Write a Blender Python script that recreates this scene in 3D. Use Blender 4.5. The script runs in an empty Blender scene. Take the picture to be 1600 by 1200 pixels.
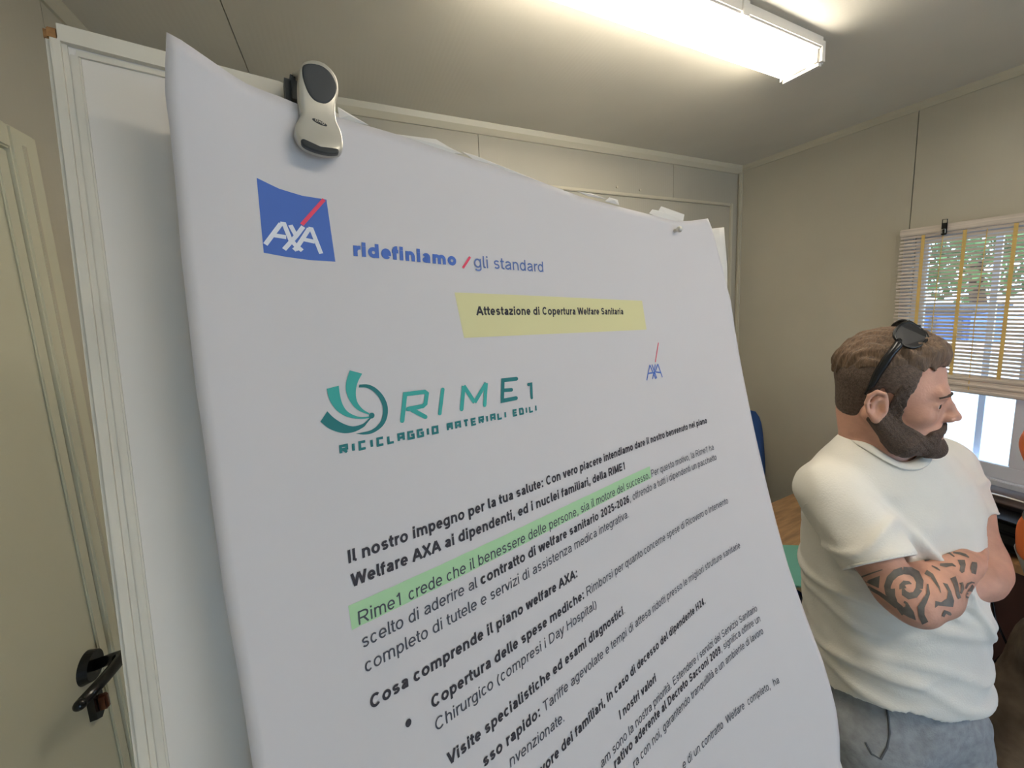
import bpy, bmesh, math, random, json
import numpy as np
from mathutils import Matrix, Vector
from mathutils.bvhtree import BVHTree
random.seed(7); np.random.seed(7)
C = bpy.context.scene.collection
PI = math.pi
EYE = 1.73                     # height of the lens above the floor
# ------------------------------------------------------------------ camera, world, lights, exposure
cam = bpy.data.cameras.new('camera'); camo = bpy.data.objects.new('camera', cam); C.objects.link(camo)
cam.sensor_width = 36; cam.lens = 570.41/1600*36; cam.shift_y = -57.76/1600; cam.clip_start = .01
camo.matrix_world = (Matrix.Translation((0, 0, EYE)) @ Matrix.Rotation(math.radians(-24.357), 4, 'Z')
    @ Matrix.Rotation(math.radians(-6.984), 4, 'X') @ Matrix.Rotation(PI/2, 4, 'X') @ Matrix.Rotation(math.radians(-2.7235), 4, 'Z'))
bpy.context.scene.camera = camo
sc = bpy.context.scene
sc.view_settings.view_transform = 'Standard'; sc.view_settings.look = 'None'
sc.view_settings.gamma = 1; sc.view_settings.use_curve_mapping = False
sc.view_settings.exposure = 0.0
W = bpy.data.worlds.new('sky'); sc.world = W; W.use_nodes = True
wb = W.node_tree.nodes['Background']; wb.inputs[0].default_value = (.50, .72, 1, 1); wb.inputs[1].default_value = 5.6
def portal(loc, rot, sx, sy, name):
    l = bpy.data.lights.new(name, 'AREA'); l.shape = 'RECTANGLE'; l.size = sx; l.size_y = sy; l.cycles.is_portal = True
    o = bpy.data.objects.new(name, l); C.objects.link(o); o.location = loc; o.rotation_euler = rot
    return o
LAMP = 25.0; LAMP_FILL = 28.0
LAMP_COL = (1, .93, .80, 1)
# ------------------------------------------------------------------ helpers
def lin(c):
    c = c/255
    return c/12.92 if c <= .04045 else ((c+.055)/1.055)**2.4
def rgb(r, g, b): return (lin(r), lin(g), lin(b), 1)
def mat(name, col, rough=.6, metal=0, var=0, scale=8, bump=0, bscale=60, stretch=(1, 1, 1), emit=None, estr=0, spec=.5, coord='Object', trans=0, sub=0):
    m = bpy.data.materials.new(name); m.use_nodes = True; t = m.node_tree; b = t.nodes['Principled BSDF']
    b.inputs['Base Color'].default_value = rgb(*col); b.inputs['Roughness'].default_value = rough
    b.inputs['Metallic'].default_value = metal; b.inputs['Specular IOR Level'].default_value = spec
    if trans: b.inputs['Transmission Weight'].default_value = trans
    if emit: b.inputs['Emission Color'].default_value = emit; b.inputs['Emission Strength'].default_value = estr
    if sub: b.inputs['Subsurface Weight'].default_value = sub; b.inputs['Subsurface Radius'].default_value = (.02, .008, .004); b.inputs['Subsurface Scale'].default_value = .3
    if var or bump:
        tc = t.nodes.new('ShaderNodeTexCoord'); mp = t.nodes.new('ShaderNodeMapping'); mp.inputs['Scale'].default_value = stretch
        t.links.new(tc.outputs[coord], mp.inputs[0])
        if var:
            n = t.nodes.new('ShaderNodeTexNoise'); n.inputs['Scale'].default_value = scale; n.inputs['Detail'].default_value = 4
            t.links.new(mp.outputs[0], n.inputs[0])
            r = t.nodes.new('ShaderNodeValToRGB'); r.color_ramp.elements[0].position = .3; r.color_ramp.elements[1].position = .7
            f = lambda k: rgb(*[max(0, min(255, c*k)) for c in col])
            r.color_ramp.elements[0].color = f(1-var); r.color_ramp.elements[1].color = f(1+var)
            t.links.new(n.outputs[0], r.inputs[0]); t.links.new(r.outputs[0], b.inputs['Base Color'])
        if bump:
            n2 = t.nodes.new('ShaderNodeTexNoise'); n2.inputs['Scale'].default_value = bscale; n2.inputs['Detail'].default_value = 3
            t.links.new(mp.outputs[0], n2.inputs[0])
            bp = t.nodes.new('ShaderNodeBump'); bp.inputs['Strength'].default_value = bump; bp.inputs['Distance'].default_value = .004
            t.links.new(n2.outputs[0], bp.inputs['Height']); t.links.new(bp.outputs[0], b.inputs['Normal'])
    return m
def ribbed(name, col, axis, pitch=.0125, depth=.0003, rough=.45):
    """painted sheet steel with fine rolled ribs across `axis`"""
    m = mat(name, col, rough, var=.04, scale=1.5); t = m.node_tree; b = t.nodes['Principled BSDF']
    tc = t.nodes.new('ShaderNodeTexCoord'); sp = t.nodes.new('ShaderNodeSeparateXYZ'); t.links.new(tc.outputs['Object'], sp.inputs[0])
    mu = t.nodes.new('ShaderNodeMath'); mu.operation = 'MULTIPLY'; mu.inputs[1].default_value = 2*PI/pitch
    t.links.new(sp.outputs['XYZ'.index(axis)], mu.inputs[0])
    s = t.nodes.new('ShaderNodeMath'); s.operation = 'SINE'; t.links.new(mu.outputs[0], s.inputs[0])
    bp = t.nodes.new('ShaderNodeBump'); bp.inputs['Strength'].default_value = .13; bp.inputs['Distance'].default_value = depth
    t.links.new(s.outputs[0], bp.inputs['Height']); t.links.new(bp.outputs[0], b.inputs['Normal'])
    return m
def link(name, me, m=None, parent=None, loc=(0, 0, 0), smooth=False):
    o = bpy.data.objects.new(name, me); C.objects.link(o)
    if m is not None and not me.materials: me.materials.append(m)
    o.location = loc
    if parent: o.parent = parent
    if smooth: me.polygons.foreach_set('use_smooth', [True]*len(me.polygons))
    return o
def tag(o, label=None, cat=None, group=None, kind=None):
    if label: o['label'] = label
    if cat: o['category'] = cat
    if group: o['group'] = group
    if kind: o['kind'] = kind
    return o
def thing(name, label, cat, loc=(0, 0, 0), group=None, rot=None):
    o = bpy.data.objects.new(name, None); C.objects.link(o); o.location = loc; o.empty_display_size = .05
    if rot is not None: o.rotation_euler = rot
    return tag(o, label, cat, group)
def vf(verts, faces, name='mesh'):
    me = bpy.data.meshes.new(name); me.from_pydata([tuple(map(float, v)) for v in verts], [], faces); me.update(); return me
class BM:
    def __init__(s): s.b = bmesh.new()
    def box(s, x0, y0, z0, x1, y1, z1, bev=0, mtx=None):
        r = bmesh.ops.create_cube(s.b, size=1); vs = r['verts']
        M = Matrix.Translation(((x0+x1)/2, (y0+y1)/2, (z0+z1)/2)) @ Matrix.Diagonal((abs(x1-x0), abs(y1-y0), abs(z1-z0), 1))
        if mtx is not None: M = mtx @ M
        bmesh.ops.transform(s.b, matrix=M, verts=vs)
        if bev:
            es = list({e for v in vs for e in v.link_edges})
            bmesh.ops.bevel(s.b, geom=es, offset=bev, segments=2, affect='EDGES', clamp_overlap=True)
        return s
    def cyl(s, p0, p1, r0, r1=None, n=16):
        p0 = Vector(p0); p1 = Vector(p1); d = p1-p0; r1 = r0 if r1 is None else r1
        r = bmesh.ops.create_cone(s.b, cap_ends=True, segments=n, radius1=r0, radius2=r1, depth=d.length)
        M = Matrix.Translation((p0+p1)/2) @ d.to_track_quat('Z', 'Y').to_matrix().to_4x4()
        bmesh.ops.transform(s.b, matrix=M, verts=r['verts']); return s
    def tube(s, pts, r, n=8):
        pts = [Vector(p) for p in pts]; rings = []
        for i, p in enumerate(pts):
            d = (pts[min(i+1, len(pts)-1)]-pts[max(i-1, 0)]).normalized(); q = d.to_track_quat('Z', 'Y')
            rr = r[i] if isinstance(r, (list, tuple)) else r
            rings.append([s.b.verts.new(p + q @ Vector((rr*math.cos(2*PI*k/n), rr*math.sin(2*PI*k/n), 0))) for k in range(n)])
        for a, b in zip(rings, rings[1:]):
            for k in range(n): s.b.faces.new((a[k], a[(k+1) % n], b[(k+1) % n], b[k]))
        s.b.faces.new(rings[0][::-1]); s.b.faces.new(rings[-1]); return s
    def ball(s, c, r, sc=(1, 1, 1), u=16, v=10):
        q = bmesh.ops.create_uvsphere(s.b, u_segments=u, v_segments=v, radius=r)
        bmesh.ops.transform(s.b, matrix=Matrix.Translation(c) @ Matrix.Diagonal((*sc, 1)), verts=q['verts']); return s
    def prism(s, poly, ax, t0, t1):
        """poly in the two other axes, extruded along ax (0,1,2)"""
        def P(a, b, t): v = [a, b]; v.insert(ax, t); return v
        A = [s.b.verts.new(P(a, b, t0)) for a, b in poly]; B = [s.b.verts.new(P(a, b, t1)) for a, b in poly]
        s.b.faces.new(A[::-1]); s.b.faces.new(B)
        for i in range(len(A)): j = (i+1) % len(A); s.b.faces.new((A[i], A[j], B[j], B[i]))
        return s
    def out(s, name, m, parent=None, smooth=False, mtx=None, loc=(0, 0, 0)):
        bmesh.ops.recalc_face_normals(s.b, faces=s.b.faces)
        me = bpy.data.meshes.new(name); s.b.to_mesh(me); s.b.free()
        if mtx is not None: me.transform(mtx)
        return link(name, me, m, parent, loc, smooth)
def z(h): return h+EYE
# ------------------------------------------------------------------ materials
M = {}
M['wall'] = ribbed('wall_steel_y', (190, 183, 165), 'Y')
M['wall_x'] = ribbed('wall_steel_x', (176, 169, 152), 'X')
M['ceil'] = ribbed('ceiling_steel', (216, 210, 196), 'X')
M['joint'] = mat('joint_dark', (70, 66, 58), .8)
M['trim'] = mat('trim_cream', (196, 188, 166), .4)
M['floor'] = mat('floor_vinyl', (160, 154, 146), .5, var=.12, scale=5)
M['door'] = mat('door_cream', (208, 204, 180), .4, var=.02, scale=1)
M['black'] = mat('black_plastic', (16, 16, 17), .22)
M['rubber'] = mat('dark_rubber', (52, 54, 55), .55)
M['copper'] = mat('copper_metal', (120, 78, 60), .3, .9)
M['paper'] = mat('poster_paper', (215, 209, 209), .55, var=.006, scale=3, spec=.3)
M['paper2'] = mat('under_paper', (222, 216, 208), .7, spec=.2)
M['board'] = mat('board_white', (224, 216, 206), .35, var=.02, scale=4)
M['frame'] = mat('board_frame', (212, 204, 188), .45, var=.03, scale=20)
M['wood_chip'] = mat('chipped_wood', (135, 98, 60), .9, var=.3, scale=120)
M['metal'] = mat('brushed_metal', (205, 200, 188), .32, .55, var=.03, scale=40)
M['pvc'] = mat('white_pvc', (222, 224, 232), .35)
M['slat'] = mat('blind_slat', (214, 202, 190), .6, var=.08, scale=40, stretch=(1, .2, 6))
M['tape'] = mat('yellow_tape', (226, 192, 116), .8, bump=.4, bscale=400)
M['desk'] = mat('desk_wood', (176, 138, 96), .45, var=.12, scale=6, stretch=(1.5, 14, 1))
M['deskedge'] = mat('desk_edge_beige', (200, 186, 150), .5)
M['brown'] = mat('brown_panel', (78, 50, 42), .5, var=.1, scale=8)
M['darkblue'] = mat('dark_blue_panel', (62, 68, 84), .6)
M['blue'] = mat('blue_fabric', (44, 84, 150), .85, bump=.4, bscale=500)
M['green'] = mat('turquoise_card', (120, 188, 166), .5)
M['skin'] = mat('skin', (206, 158, 138), .5, var=.07, scale=22, bump=.12, bscale=240, sub=.12, spec=.35)
M['tattoo'] = mat('tattoo_ink', (104, 98, 92), .55, var=.12, scale=60)
M['shirt'] = mat('white_cotton', (234, 230, 222), .9, var=.015, scale=12, bump=.15, bscale=300, spec=.15)
M['hair'] = mat('brown_hair', (104, 83, 65), .55, var=.22, scale=90, stretch=(3, 3, .5), bump=.6, bscale=180)
M['fade'] = mat('cropped_hair', (92, 76, 66), .7, var=.2, scale=200, bump=.4, bscale=500)
M['beard'] = mat('brown_beard', (84, 69, 60), .8, var=.16, scale=420, bump=.7, bscale=400)
M['glasses'] = mat('black_glasses', (26, 26, 28), .25)
M['lens'] = mat('dark_lens', (34, 33, 35), .42, spec=.4)
M['trouser'] = mat('grey_cotton', (158, 160, 163), .95, var=.07, scale=60, bump=.3, bscale=300, spec=.1)
M['pocket'] = mat('pocket_shade_grey', (96, 100, 106), .95)
M['shoe'] = mat('dark_shoe', (50, 46, 44), .7)
M['orange'] = mat('hivis_orange', (255, 130, 72), .7, var=.03, scale=20, bump=.1, bscale=80, spec=.2)
M['reflect'] = mat('reflective_tape', (150, 146, 138), .45, bump=.2, bscale=600)
M['workpants'] = mat('brown_work_trousers', (112, 98, 84), .95, var=.2, scale=14, bump=.4, bscale=60, spec=.1)
M['eye'] = mat('eye_white', (214, 204, 198), .25)
M['iris'] = mat('iris', (60, 56, 50), .2)
M['ink'] = mat('print_black', (84, 82, 88), .6, spec=.2)
M['ink_bold'] = mat('print_black_bold', (66, 62, 67), .6, spec=.2)
M['ink_light'] = mat('print_grey', (86, 86, 94), .6, spec=.2)
M['blue_print'] = mat('print_blue', (84, 116, 192), .6, spec=.2)
M['blue_thin'] = mat('print_blue_thin', (104, 124, 178), .6, spec=.2)
M['white_print'] = mat('print_white', (236, 236, 242), .6, spec=.2)
M['red'] = mat('print_red', (240, 84, 110), .6, spec=.2)
M['green_print'] = mat('print_green_highlight', (176, 214, 168), .6, spec=.2)
M['yellow'] = mat('print_yellow', (224, 216, 164), .6, spec=.2)
M['teal'] = mat('print_teal', (70, 170, 162), .6, spec=.2)
M['teal2'] = mat('print_teal_dark', (52, 124, 126), .6, spec=.2)
M['glass'] = mat('window_glass', (255, 255, 255), .0, trans=1)
M['tube'] = mat('glowing_tube', (255, 255, 255), .5, emit=LAMP_COL, estr=LAMP)
M['tube_fill'] = mat('glowing_tube_fill', (255, 255, 255), .5, emit=LAMP_COL, estr=LAMP_FILL)
M['housing'] = mat('lamp_housing', (228, 222, 212), .4)
# ------------------------------------------------------------------ room: x -0.486..2.01, y -3.2..1.351, z 0..2.39
X0, X1, Y0, Y1, ZC = -.486, 2.01, -3.2, 1.351, z(.66)
def panels(host, axis, m, a0, a1, seams, make):
    cuts = [a0]+[s for s in seams if a0 < s < a1]+[a1]
    for a, b in zip(cuts, cuts[1:]): make(a+.0015, b-.0015)
fl = tag(BM().box(X0-.1, Y0-.1, -.1, X1+.1, Y1+.1, 0).out('floor', M['floor']), kind='structure')
cl = tag(BM().box(X0-.1, Y0-.1, ZC+.008, X1+.1, Y1+.1, ZC+.1).out('ceiling', M['joint']), kind='structure')
for a, b in ((X0, -.175), (-.175, .527), (.5248, X1)):
    BM().box(a+.0012, Y0, ZC, b-.0012, Y1, ZC+.0078).out('panel', M['ceil'], cl)
wb_ = tag(BM().box(X0-.1, Y1+.008, 0, X1+.1, Y1+.1, ZC).out('wall_back', M['joint']), kind='structure')
for a, b in ((X0, .514), (.514, 1.514), (1.514, X1)):
    BM().box(a+.0012, Y1, 0, b-.0012, Y1+.0078, ZC).out('panel', M['wall_x'], wb_)
wl = tag(BM().box(X0-.1, Y0, 0, X0-.008, Y1, ZC).out('wall_left', M['joint']), kind='structure')
for a, b in ((Y0, -1.6), (-1.6, -.4), (-.4, 1.10), (1.10, Y1)):
    BM().box(X0-.0078, a+.0012, 0, X0, b-.0012, ZC).out('panel', M['wall'], wl)
DX0, DX1, DZ1 = .55, 1.55, 2.08           # unseen open doorway behind the lens, added to let in low blue daylight
wf = tag(BM().box(X0-.1, Y0-.1, 0, DX0, Y0, ZC).box(DX1, Y0-.1, 0, X1+.1, Y0, ZC).box(DX0, Y0-.1, DZ1, DX1, Y0, ZC).out('wall_front', M['wall_x']), kind='structure')
d3 = tag(BM().box(DX1, Y0-.95, .01, DX1+.04, Y0-.02, DZ1-.01, .003).out('door_added', M['door']), kind='structure')
for (a, b_, c_, e_) in ((DX0, DX0+.03, 0, DZ1), (DX1-.03, DX1, 0, DZ1), (DX0+.03, DX1-.03, DZ1-.03, DZ1)):
    BM().box(a, Y0-.1, c_, b_, Y0+.01, e_, .003).out('door_frame', M['trim'], d3)
portal(((DX0+DX1)/2, Y0-.11, DZ1/2), (-PI/2, 0, 0), DX1-DX0, DZ1, 'daylight_portal')
# right wall with two window openings
WY0, WY1, WZ0, WZ1 = -.42, .655, z(-.690), z(.185)
VY0, VY1 = -2.5, -1.4
b = BM()
for (ya, yb, za, zb) in ((Y0, VY0, 0, ZC), (VY1, WY0, 0, ZC), (WY1, Y1, 0, ZC), (VY0, VY1, 0, WZ0), (VY0, VY1, WZ1, ZC), (WY0, WY1, 0, WZ0), (WY0, WY1, WZ1, ZC)):
    b.box(X1+.008, ya, za, X1+.06, yb, zb)
wr = tag(b.out('wall_right', M['joint']), kind='structure')
for (ya, yb, za, zb) in ((Y0, VY0, 0, ZC), (VY1, WY0, 0, ZC), (WY1, .675, 0, ZC), (.675, Y1, 0, ZC), (VY0, VY1, 0, WZ0), (VY0, VY1, WZ1, ZC), (WY0, WY1, 0, WZ0), (WY0, WY1, WZ1, ZC)):
    g = .0012 if yb == .675 else 0; g2 = .0012 if ya == .675 else 0
    BM().box(X1, ya+g2, za, X1+.0078, yb-g, zb).out('panel', M['wall'], wr)
# coved corner trims
def cove(n, a, b_, q):
    m = BM(); m.tube([a, b_], .001, 4); m.b.clear()
    return m
t = BM().prism([(Y1-.026, ZC), (Y1, ZC), (Y1, ZC-.036), (Y1-.006, ZC-.036), (Y1-.020, ZC-.018)], 0, X0, X1)
tag(t.out('trim_1', M['trim']), kind='structure')
t = BM().prism([(X1-.018, ZC), (X1, ZC), (X1, ZC-.026), (X1-.006, ZC-.026), (X1-.014, ZC-.014)], 1, Y0, Y1-.0)
tag(t.out('trim_2', M['trim']), kind='structure')
t = BM().prism([(X0+.018, ZC), (X0, ZC), (X0, ZC-.026), (X0+.006, ZC-.026), (X0+.014, ZC-.014)], 1, Y0, Y1)
tag(t.out('trim_3', M['trim']), kind='structure')
t = BM().box(X1-.02, Y1-.02, 0, X1, Y1, ZC-.03, .006)
tag(t.out('trim_4', M['trim']), kind='structure')
# closed shutter box / flush door in the back wall
d2 = tag(BM().box(.35, Y1-.010, 0, 1.925, Y1-.0005, z(.451), .003).out('door_2', M['wall_x']), kind='structure')
BM().box(.33, Y1-.018, 0, .36, Y1-.0005, z(.465), .003).out('door_frame', M['trim'], d2)
BM().box(1.915, Y1-.018, 0, 1.935, Y1-.0005, z(.465), .003).out('door_frame', M['trim'], d2)
BM().box(.36, Y1-.018, z(.451), 1.915, Y1-.0005, z(.465), .003).out('door_frame', M['trim'], d2)
for x_, z_ in ((1.165, .47), (1.30, .468)): BM().cyl((x_, Y1-.004, z(z_+.02)), (x_, Y1, z(z_+.02)), .005, n=10).out('screw', M['trim'], d2)
# ------------------------------------------------------------------ door on the left wall
d1 = tag(BM().box(X0, .02, .01, X0+.012, .905, z(.285), .003).out('door_1', M['door']), kind='structure')
for (ya, yb, za, zb) in ((.905, .965, 0, z(.325)), (-.04, .02, 0, z(.325)), (.02, .905, z(.285), z(.325))):
    BM().box(X0, ya, za, X0+.022, yb, zb, .003).out('door_frame', M['door'], d1)
for (ya, yb, za, zb) in ((.928, .934, 0, z(.300)),):
    BM().box(X0+.020, ya, za, X0+.0245, yb, zb, .001).out('door_seal', M['trim'], d1)
BM().box(X0+.012, .880, .012, X0+.0165, .902, z(.282), .002).out('door_edge', M['door'], d1)
hx = X0+.012
hy, hz = .905, z(-.585)
hd = BM().cyl((X0+.012, .85, z(-.608)), (X0+.024, .85, z(-.608)), .027, .024, 28)
h_ = hd.out('door_handle', M['black'], d1, smooth=False)
BM().tube([(X0+.022, .85, z(-.608)), (X0+.050, .85, z(-.606)), (X0+.060, .846, z(-.604)), (X0+.064, .834, z(-.602)), (X0+.064, .79, z(-.594)), (X0+.062, .735, z(-.582))],
          [.009, .009, .0095, .0095, .009, .0085], 14).ball((X0+.062, .735, z(-.582)), .0085).out('lever', M['black'], h_, smooth=True)
BM().prism([(.833, z(-.655)), (.857, z(-.655)), (.857, z(-.70)), (.845, z(-.708)), (.833, z(-.70))], 0, X0+.012, X0+.022).out('lock_plate', M['black'], d1)
BM().box(X0+.02, .840, z(-.694), X0+.034, .850, z(-.664), .003).out('lock_cylinder', M['copper'], d1)
# ------------------------------------------------------------------ window 1
w1 = tag(BM().box(X1-.012, WY0-.03, WZ0-.028, X1+.05, WY1+.03, WZ0, .003).out('window_1', M['pvc']), kind='structure')
for (ya, yb, za, zb) in ((WY1, WY1+.03, WZ0, WZ1), (WY0-.03, WY0, WZ0, WZ1), (WY0-.03, WY1+.03, WZ1, WZ1+.012)):
    BM().box(X1-.010, ya, za, X1+.05, yb, zb, .003).out('window_frame', M['pvc'], w1)
def sash(ya, yb, xo):
    for (a, b, c, d) in ((ya, yb, WZ0, WZ0+.05), (ya, yb, WZ1-.04, WZ1), (ya, ya+.06, WZ0+.05, WZ1-.04), (yb-.035, yb, WZ0+.05, WZ1-.04)):
        BM().box(X1+xo, a, c, X1+xo+.022, b, d, .003).out('sash', M['pvc'], w1)
    BM().box(X1+xo+.009, ya+.06, WZ0+.05, X1+xo+.012, yb-.035, WZ1-.04).out('pane', M['glass'], w1)
sash(.325, .655, .004); sash(-.06, .345, .027); sash(-.42, -.04, .004)
for y_ in (.472, .15, -.2): BM().box(X1+.075, y_-.008, WZ0-.05, X1+.089, y_+.008, WZ1+.05).out('window_bar', M['pvc'], w1)
w2 = tag(BM().box(X1-.012, VY0-.03, WZ0-.028, X1+.05, VY1+.03, WZ0, .003).out('window_2', M['pvc']), kind='structure')
for (ya, yb, za, zb) in ((VY1, VY1+.03, WZ0, WZ1), (VY0-.03, VY0, WZ0, WZ1), (VY0-.03, VY1+.03, WZ1, WZ1+.012)):
    BM().box(X1-.010, ya, za, X1+.05, yb, zb, .003).out('window_frame', M['pvc'], w2)
portal((X1+.10, (WY0+WY1)/2, (WZ0+WZ1)/2), (0, PI/2, 0), WZ1-WZ0, WY1-WY0, 'daylight_portal')
portal((X1+.10, (VY0+VY1)/2, (WZ0+WZ1)/2), (0, PI/2, 0), WZ1-WZ0, VY1-VY0, 'daylight_portal')
# ------------------------------------------------------------------ roll-up blind hung over the window
bl = thing('slatted_blind', 'pale wooden slatted roll-up blind with yellow tapes over the window', 'blind', (1.99, .05, z(.20)))
BY0, BY1 = -.62, .692
def lx(x_, y_, z_): return (x_-1.99, y_-.05, z_-z(.20))
def lbox(m, x0, y0, z0, x1, y1, z1, bev=0): a = lx(x0, y0, z0); b_ = lx(x1, y1, z1); return m.box(*a, *b_, bev)
lbox(BM(), 1.982, BY0, z(.178), 2.0, BY1, z(.205), .003).out('head_rail', M['slat'], bl)
zs = .172; me0 = None; k = 0
while zs > -.335:
    if me0 is None:
        o = BM().box(-.0016, BY0-.05, -.0042, .0016, BY1-.05, .0042).out('slat', M['slat'], bl); me0 = o.data
    else:
        o = bpy.data.objects.new('slat', me0); C.objects.link(o); o.parent = bl
    o.location = (.001+random.uniform(-.0006, .0006), random.uniform(-.002, .002), zs-.20); o.rotation_euler = (random.uniform(-.0012, .0012), random.uniform(-.25, .1), 0)
    zs -= .0134+random.uniform(-.0006, .0006); k += 1
for i in range(5):
    zz = -.345-.011*i
    m = BM().cyl(lx(1.988+.004*(i % 2), BY0, z(zz)), lx(1.988+.004*(i % 2), BY1, z(zz)), .0085, n=10); m.out('rolled_slat', M['slat'], bl)
for y_ in (.628, .527, .42, .3, .15, 0, -.15, -.3, -.45):
    lbox(BM(), 1.9862, y_-.0045, z(-.398), 1.9872, y_+.0045, z(.176)).out('tape', M['tape'], bl)
for y_ in (.578, .478, .22, -.08, -.38):
    BM().tube([lx(1.9855, y_, z(.17)), lx(1.984, y_+.006, z(-.15)), lx(1.982, y_+.003, z(-.39))], .0013, 6).out('cord', M['tape'], bl)
cp = thing('black_clip', 'small black clip gripping the top rail of the slatted blind', 'clip', (1.98, .574, z(.19)))
BM().box(-.006, -.007, -.024, .0, .007, .018, .002).out('jaw', M['black'], cp)
BM().tube([(-.003, -.006, .016), (-.004, -.006, .030), (-.004, .006, .030), (-.003, .006, .016)], .0014, 6).out('wire_loop', M['black'], cp)
BM().tube([(-.007, -.004, -.018), (-.009, -.004, -.004), (-.009, .004, -.004), (-.007, .004, -.018)], .0012, 6).out('wire_loop', M['metal'], cp)
# ------------------------------------------------------------------ fluorescent lamp on the ceiling
la = thing('ceiling_lamp', 'long twin-tube fluorescent ceiling lamp, lit, with a white end cap', 'lamp', (.6, .655, ZC))
BM().box(-.36, -.052, -.030, .622, .052, 0, .004).out('housing', M['housing'], la)
for y_ in (-.026, .030):
    BM().cyl((-.33, y_, -.052), (.610, y_, -.052), .0135, n=20).out('glowing_tube', M['tube'], la, smooth=False)
for x_ in (-.345, .622):
    BM().box(x_-.014, -.052, -.070, x_+.016, .052, -.004, .008).out('end_cap', M['housing'], la)
for x_ in (-.12, .30): BM().box(x_-.012, -.055, -.034, x_+.012, -.045, -.001, .001).out('clip_catch', M['housing'], la)
lb = thing('ceiling_lamp', 'added fluorescent ceiling lamp for fill light, unseen behind the lens', 'lamp', (.70, -.55, ZC))  # unseen lamp added behind the lens as fill, mainly for the poster
for ch in la.children:
    c2 = ch.copy(); C.objects.link(c2); c2.parent = lb
    if ch.name.startswith('glowing'): c2.data = ch.data.copy(); c2.data.materials[0] = M['tube_fill']
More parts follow.
